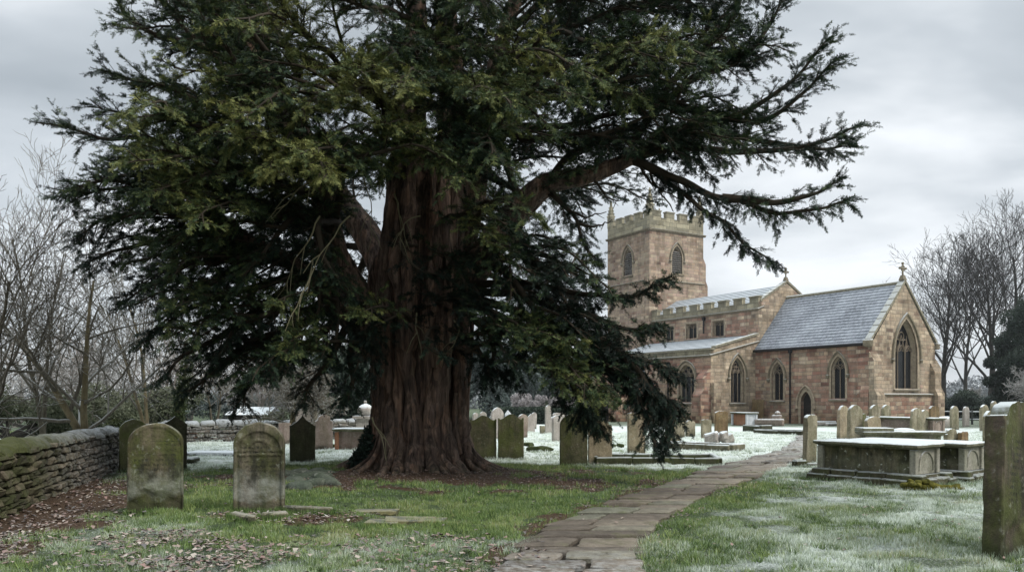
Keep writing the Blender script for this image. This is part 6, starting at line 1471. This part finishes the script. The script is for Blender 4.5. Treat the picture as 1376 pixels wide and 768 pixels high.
M_olive = m_leaf('bush_olive',[(0,(.03,.04,.022)),(.5,(.07,.08,.045)),(1,(.14,.15,.10))],.8,.1)
M_ivy = m_leaf('ivy_leaf',[(0,(.015,.025,.010)),(.5,(.045,.065,.02)),(1,(.12,.13,.05))],.5,.05)
M_fbush = m_leaf('bush_frosted',[(0,(.16,.14,.135)),(.5,(.29,.265,.26)),(1,(.44,.42,.42))],.8,.1)
def bush(name, loc, cents, n, size, mat, label, cat='bush', group=None, stem=True, tl=(0,1), th=.12):
    e = empty(name, loc, 0, label, cat, group); v, tt_ = leaf_cloud(cents, n, size, tl=tl); np_mesh('crown', v, 4, mat, e, {'tint': tt_})
    if stem:
        m = MB(); c = cents[0]; m.tube([Vector((0,0,-.1)),Vector((c[0]*.5,c[1]*.5,c[2]*.6)),Vector((c[0],c[1],c[2]+c[5]*.5))],[th,th*.7,th*.2],7)
        for c in cents[1:7]: m.tube([Vector((0,0,c[2]*.3)),Vector((c[0]*.6,c[1]*.6,c[2]*.7)),Vector(c[:3])],[th*.6,th*.35,th*.1],5)
        m.build('trunk', M_dbark, e)
    return e
def cloud_of(w_, h, n, r, d=1.0, z0=.6):
    return [(rnd(-w_/2,w_/2), rnd(-d,d), z0+rnd(0,1)**.8*(h-z0)*(1-.0), r*rnd(.7,1.2), r*rnd(.7,1.2), r*rnd(.6,1.1)) for _ in range(n)]
# misty evergreens seen between the yew trunk and the plume
MG = 'misty dark evergreens behind the graveyard'
for (px,Y,w_,h,lb) in [(655,62,7,5.0,'rounded misty evergreen just right of the yew trunk'),(705,66,7,4.2,'lower misty evergreen above the clipped hedge'),(765,70,7,5.0,'misty evergreen behind the hanging yew plume'),(610,60,7,5.2,'misty evergreen hidden mostly by the yew trunk')]:
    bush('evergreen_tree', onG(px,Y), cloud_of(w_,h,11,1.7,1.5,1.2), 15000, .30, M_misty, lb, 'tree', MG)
def hedge(name, a, b, h, th, mat, label, n, size=.16):
    e = empty(name, a, 0, label, 'hedge'); D = Vector(b)-Vector(a); ln = D.length; D.normalize(); Nn = np.array((-D.y,D.x,0)); u = RNG.random(n)*ln; f = RNG.random(n); z = np.where(f < .35, h, RNG.random(n)*h); s_ = np.where(f < .35, RNG.uniform(-1,1,n), np.sign(RNG.uniform(-1,1,n)))*th/2
    p = u[:,None]*np.array(D)+s_[:,None]*Nn+np.stack([np.zeros(n),np.zeros(n),z],-1)+RNG.normal(0,.05,(n,3)); a_ = RNG.normal(0,1,(n,3)); a_ /= np.linalg.norm(a_,axis=1)[:,None]; b_ = np.cross(a_,RNG.normal(0,1,(n,3))); b_ /= np.linalg.norm(b_,axis=1)[:,None]
    s2 = size*RNG.uniform(.6,1.3,n)[:,None]; v = np.stack([p-a_*s2*.5,p+b_*s2*.3,p+a_*s2*.5,p-b_*s2*.3],1).reshape(-1,3)
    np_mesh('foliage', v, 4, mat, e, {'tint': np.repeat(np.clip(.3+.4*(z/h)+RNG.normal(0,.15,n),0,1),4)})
    m = MB(); o_ = Vector(a); N2 = Vector((-D.y,D.x,0)); q4 = [N2*-th*.42, N2*th*.42, N2*th*.42+D*ln, N2*-th*.42+D*ln]; m.add([p_+Vector((0,0,0)) for p_ in q4]+[p_+Vector((0,0,h*.93)) for p_ in q4],[(0,3,2,1),(4,5,6,7),(0,1,5,4),(1,2,6,5),(2,3,7,6),(3,0,4,7)]); m.build('stems', M_dbark, e); return e
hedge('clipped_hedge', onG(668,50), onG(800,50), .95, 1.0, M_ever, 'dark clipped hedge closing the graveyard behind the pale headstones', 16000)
for (px,Y,s_,lb) in ((708,53,1.0,'frosted pinkish bush showing above the clipped hedge'),(762,53,.9,'frosted bush behind the hedge beside the hanging plume')):
    bush('frosted_bush', onG(px,Y), [(rnd(-1.3,1.3)*s_,rnd(-.5,.5),.9+rnd(-.1,.75),.28,.3,.35) for _ in range(26)], 7000, .12, M_fbush, lb, 'bush', 'frosted bushes above the hedge')
# dark mass left of the yew trunk
for (px,Y,w_,h,lb) in [(478,42,4.2,3.4,'dark evergreen close against the left of the yew trunk'),(448,45,4.2,3.6,'dark evergreen behind the pale trunked tree'),(505,48,4.5,3.6,'dark evergreen behind the yew trunk')]:
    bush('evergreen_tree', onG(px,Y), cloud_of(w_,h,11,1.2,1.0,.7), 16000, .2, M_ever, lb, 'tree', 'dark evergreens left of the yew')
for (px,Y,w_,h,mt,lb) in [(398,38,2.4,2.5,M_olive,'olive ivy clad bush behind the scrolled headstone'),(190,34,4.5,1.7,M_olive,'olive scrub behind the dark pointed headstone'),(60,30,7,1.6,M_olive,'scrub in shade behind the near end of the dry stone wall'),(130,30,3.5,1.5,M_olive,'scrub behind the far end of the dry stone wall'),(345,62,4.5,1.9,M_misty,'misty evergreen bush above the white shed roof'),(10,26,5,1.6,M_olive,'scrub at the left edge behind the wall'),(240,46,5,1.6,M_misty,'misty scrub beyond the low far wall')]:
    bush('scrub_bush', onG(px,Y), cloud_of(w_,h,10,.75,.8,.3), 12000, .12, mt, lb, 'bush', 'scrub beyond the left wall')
# ivy clad trunk and ivy on the wall
e = empty('ivy_clad_tree', onG(243,27), 0, 'leaning trunk wrapped in dark ivy between the pointed headstone and the yew foliage', 'tree'); m = MB(); ctr = [Vector((-.25,0,-.1)),Vector((-.1,0,1)),Vector((.05,0,2)),Vector((.3,0,3.4))]; m.tube(rs(ctr,12),[.13-.007*k for k in range(13)],8); m.build('trunk', M_tbark, e)
v, tt_ = leaf_cloud([(p.x,p.y,p.z,.26,.26,.3) for p in rs(ctr,13)], 5000, .09); np_mesh('ivy', v, 4, M_ivy, e, {'tint': tt_})
v, tt_ = leaf_cloud([(rnd(-.12,.2),rnd(-.15,.15),z_,.22,.3,.2) for z_ in (.1,.3,.5,.7,.9,.95)], 4200, .07); o = np_mesh('ivy_clump', v, 4, M_ivy, None, {'tint': tt_}); o.location = (-9.0,18.3,0); tag(o, 'ivy hanging over the wall end behind the arched headstones', 'ivy')
v, tt_ = leaf_cloud([(rnd(-.2,.2),rnd(-.2,.2),z_,.22,.22,.2) for z_ in (.2,.35,.5,.7,.9)], 1500, .11); o = np_mesh('holly_seedling', v, 4, M_ever, None, {'tint': tt_*.5}); o.location = onG(487,16.9); tag(o, 'dark holly shoots at the left foot of the yew trunk', 'shrub')
# white shed roof beyond the wall
e = empty('shed', onG(343,46), -.1, 'low shed with snow white roof beyond the low far wall', 'shed'); m = MB(); m.box(-1.15,1.15,-1,1,-.1,.72); m.build('wall', M_dbark, e)
m = MB(); m.add([(-1.3,-1.2,.68),(1.3,-1.2,.68),(1.2,0,1.12),(-1.2,0,1.12),(1.3,1.2,.68),(-1.3,1.2,.68)],[(0,1,2,3),(3,2,4,5),(0,3,5),(1,4,2)]); m.build('roof', Ms_white, e)
# right side: dark yews, ivy, fence, hazel
for (px,Y,zc,w_,h,lb) in [(1370,60,0,3.6,8.2,'dark columnar evergreen at the right edge'),(1349,61,0,2.4,6.0,'shorter dark evergreen left of the one at the edge'),(1392,58,0,4.0,8.8,'evergreen mostly cut by the right edge')]:
    cs = [(rnd(-1,1)*w_*.32, rnd(-.7,.7), .7+(h-.9)*k/14, w_*.36*(1.15-.6*(k/14)**2), w_*.36, h*.09) for k in range(15)]
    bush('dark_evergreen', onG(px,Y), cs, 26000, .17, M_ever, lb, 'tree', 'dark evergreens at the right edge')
bush('low_bush', onG(1287,64), [(rnd(-1.8,1.8),rnd(-.6,.6),rnd(.6,1.7),1.0,.9,.8) for _ in range(8)], 12000, .15, M_ever, 'dark rounded bush behind the rail fence beside the chancel', 'bush')
bush('low_bush', onG(1318,66), [(rnd(-1.8,1.8),rnd(-.6,.6),rnd(.4,1.2),.9,.9,.7) for _ in range(8)], 12000, .15, M_misty, 'paler low bush behind the rail fence under the bare trees', 'bush')
tree('frosted_hazel', 41, 2.2, .06, M_ttwig, M_fog, onG(1392,44)+Vector((0,0,.8)), 'pale frosted twigs reaching in from the right edge', multi=3, spread=.8, kids=(10,7,6), lv=4, split=.1, tw=.012, curve=.2)
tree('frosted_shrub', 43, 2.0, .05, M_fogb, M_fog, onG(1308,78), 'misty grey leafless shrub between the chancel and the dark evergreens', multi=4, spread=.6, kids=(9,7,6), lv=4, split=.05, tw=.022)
fe = empty('rail_fence', onG(1262,50), 0, 'dark rail fence with frosted top rail right of the chancel', 'fence'); M_rail = m_plain('rail_dark', (.045,.05,.045), .8, .3, 8, .7); A = Vector((0,0,0)); Bv = onG(1440,46)-onG(1262,50); D = Bv.normalized(); ln = Bv.length
for z_ in (.32,.78):
    m = MB(); m.tube([D*0+Vector((0,0,z_)), D*ln+Vector((0,0,z_))],[.05,.05],4); m.build('rail', M_rail, fe)
k = 0
while k*1.8 < ln: m = MB(); p_ = D*(k*1.8); m.taper(p_.x-.05,p_.x+.05,p_.y-.05,p_.y+.05,-.1,.92,.005,.005); m.build('post', M_rail, fe); k += 1
hedge('clipped_hedge', onG(1300,60), onG(1470,54), .9, .9, M_ever, 'dark hedge behind the rail fence at the right', 10000)
# far wood closing the horizon
random.seed(5)
for (a0,a1,Yf,h,n,nm,lb) in ((-420,820,120,7,60,'far_wood','far misty wood along the horizon behind the yew'),(1180,1900,130,6,34,'far_wood','far misty wood along the horizon right of the church')):
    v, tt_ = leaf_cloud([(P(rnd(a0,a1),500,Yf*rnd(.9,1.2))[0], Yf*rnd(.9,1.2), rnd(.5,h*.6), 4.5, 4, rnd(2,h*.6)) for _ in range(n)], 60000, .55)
    o = np_mesh(nm, v, 4, m_leaf('far_wood_haze_tint',[(0,(.12,.135,.14)),(1,(.24,.255,.265))],.9,.0), None, {'tint': tt_}); tag(o, lb, 'wood', kind='stuff')  # haze over the far wood is painted into its pale colours

# ---------------------------------------------------------------- winter mist: a real thin volume over the far ground
t = NT('mist'); t.n.clear(); out = t.n.new('ShaderNodeOutputMaterial'); vs_ = t.n.new('ShaderNodeVolumeScatter'); vs_.inputs['Color'].default_value = (.93,.96,1,1); vs_.inputs['Density'].default_value = .0006; vs_.inputs['Anisotropy'].default_value = .2
t.l.new(vs_.outputs[0], out.inputs['Volume']); mb = MB(); mb.box(-260,260,27,300,-.5,16); o = mb.build('mist', t.m); tag(o, kind='structure')
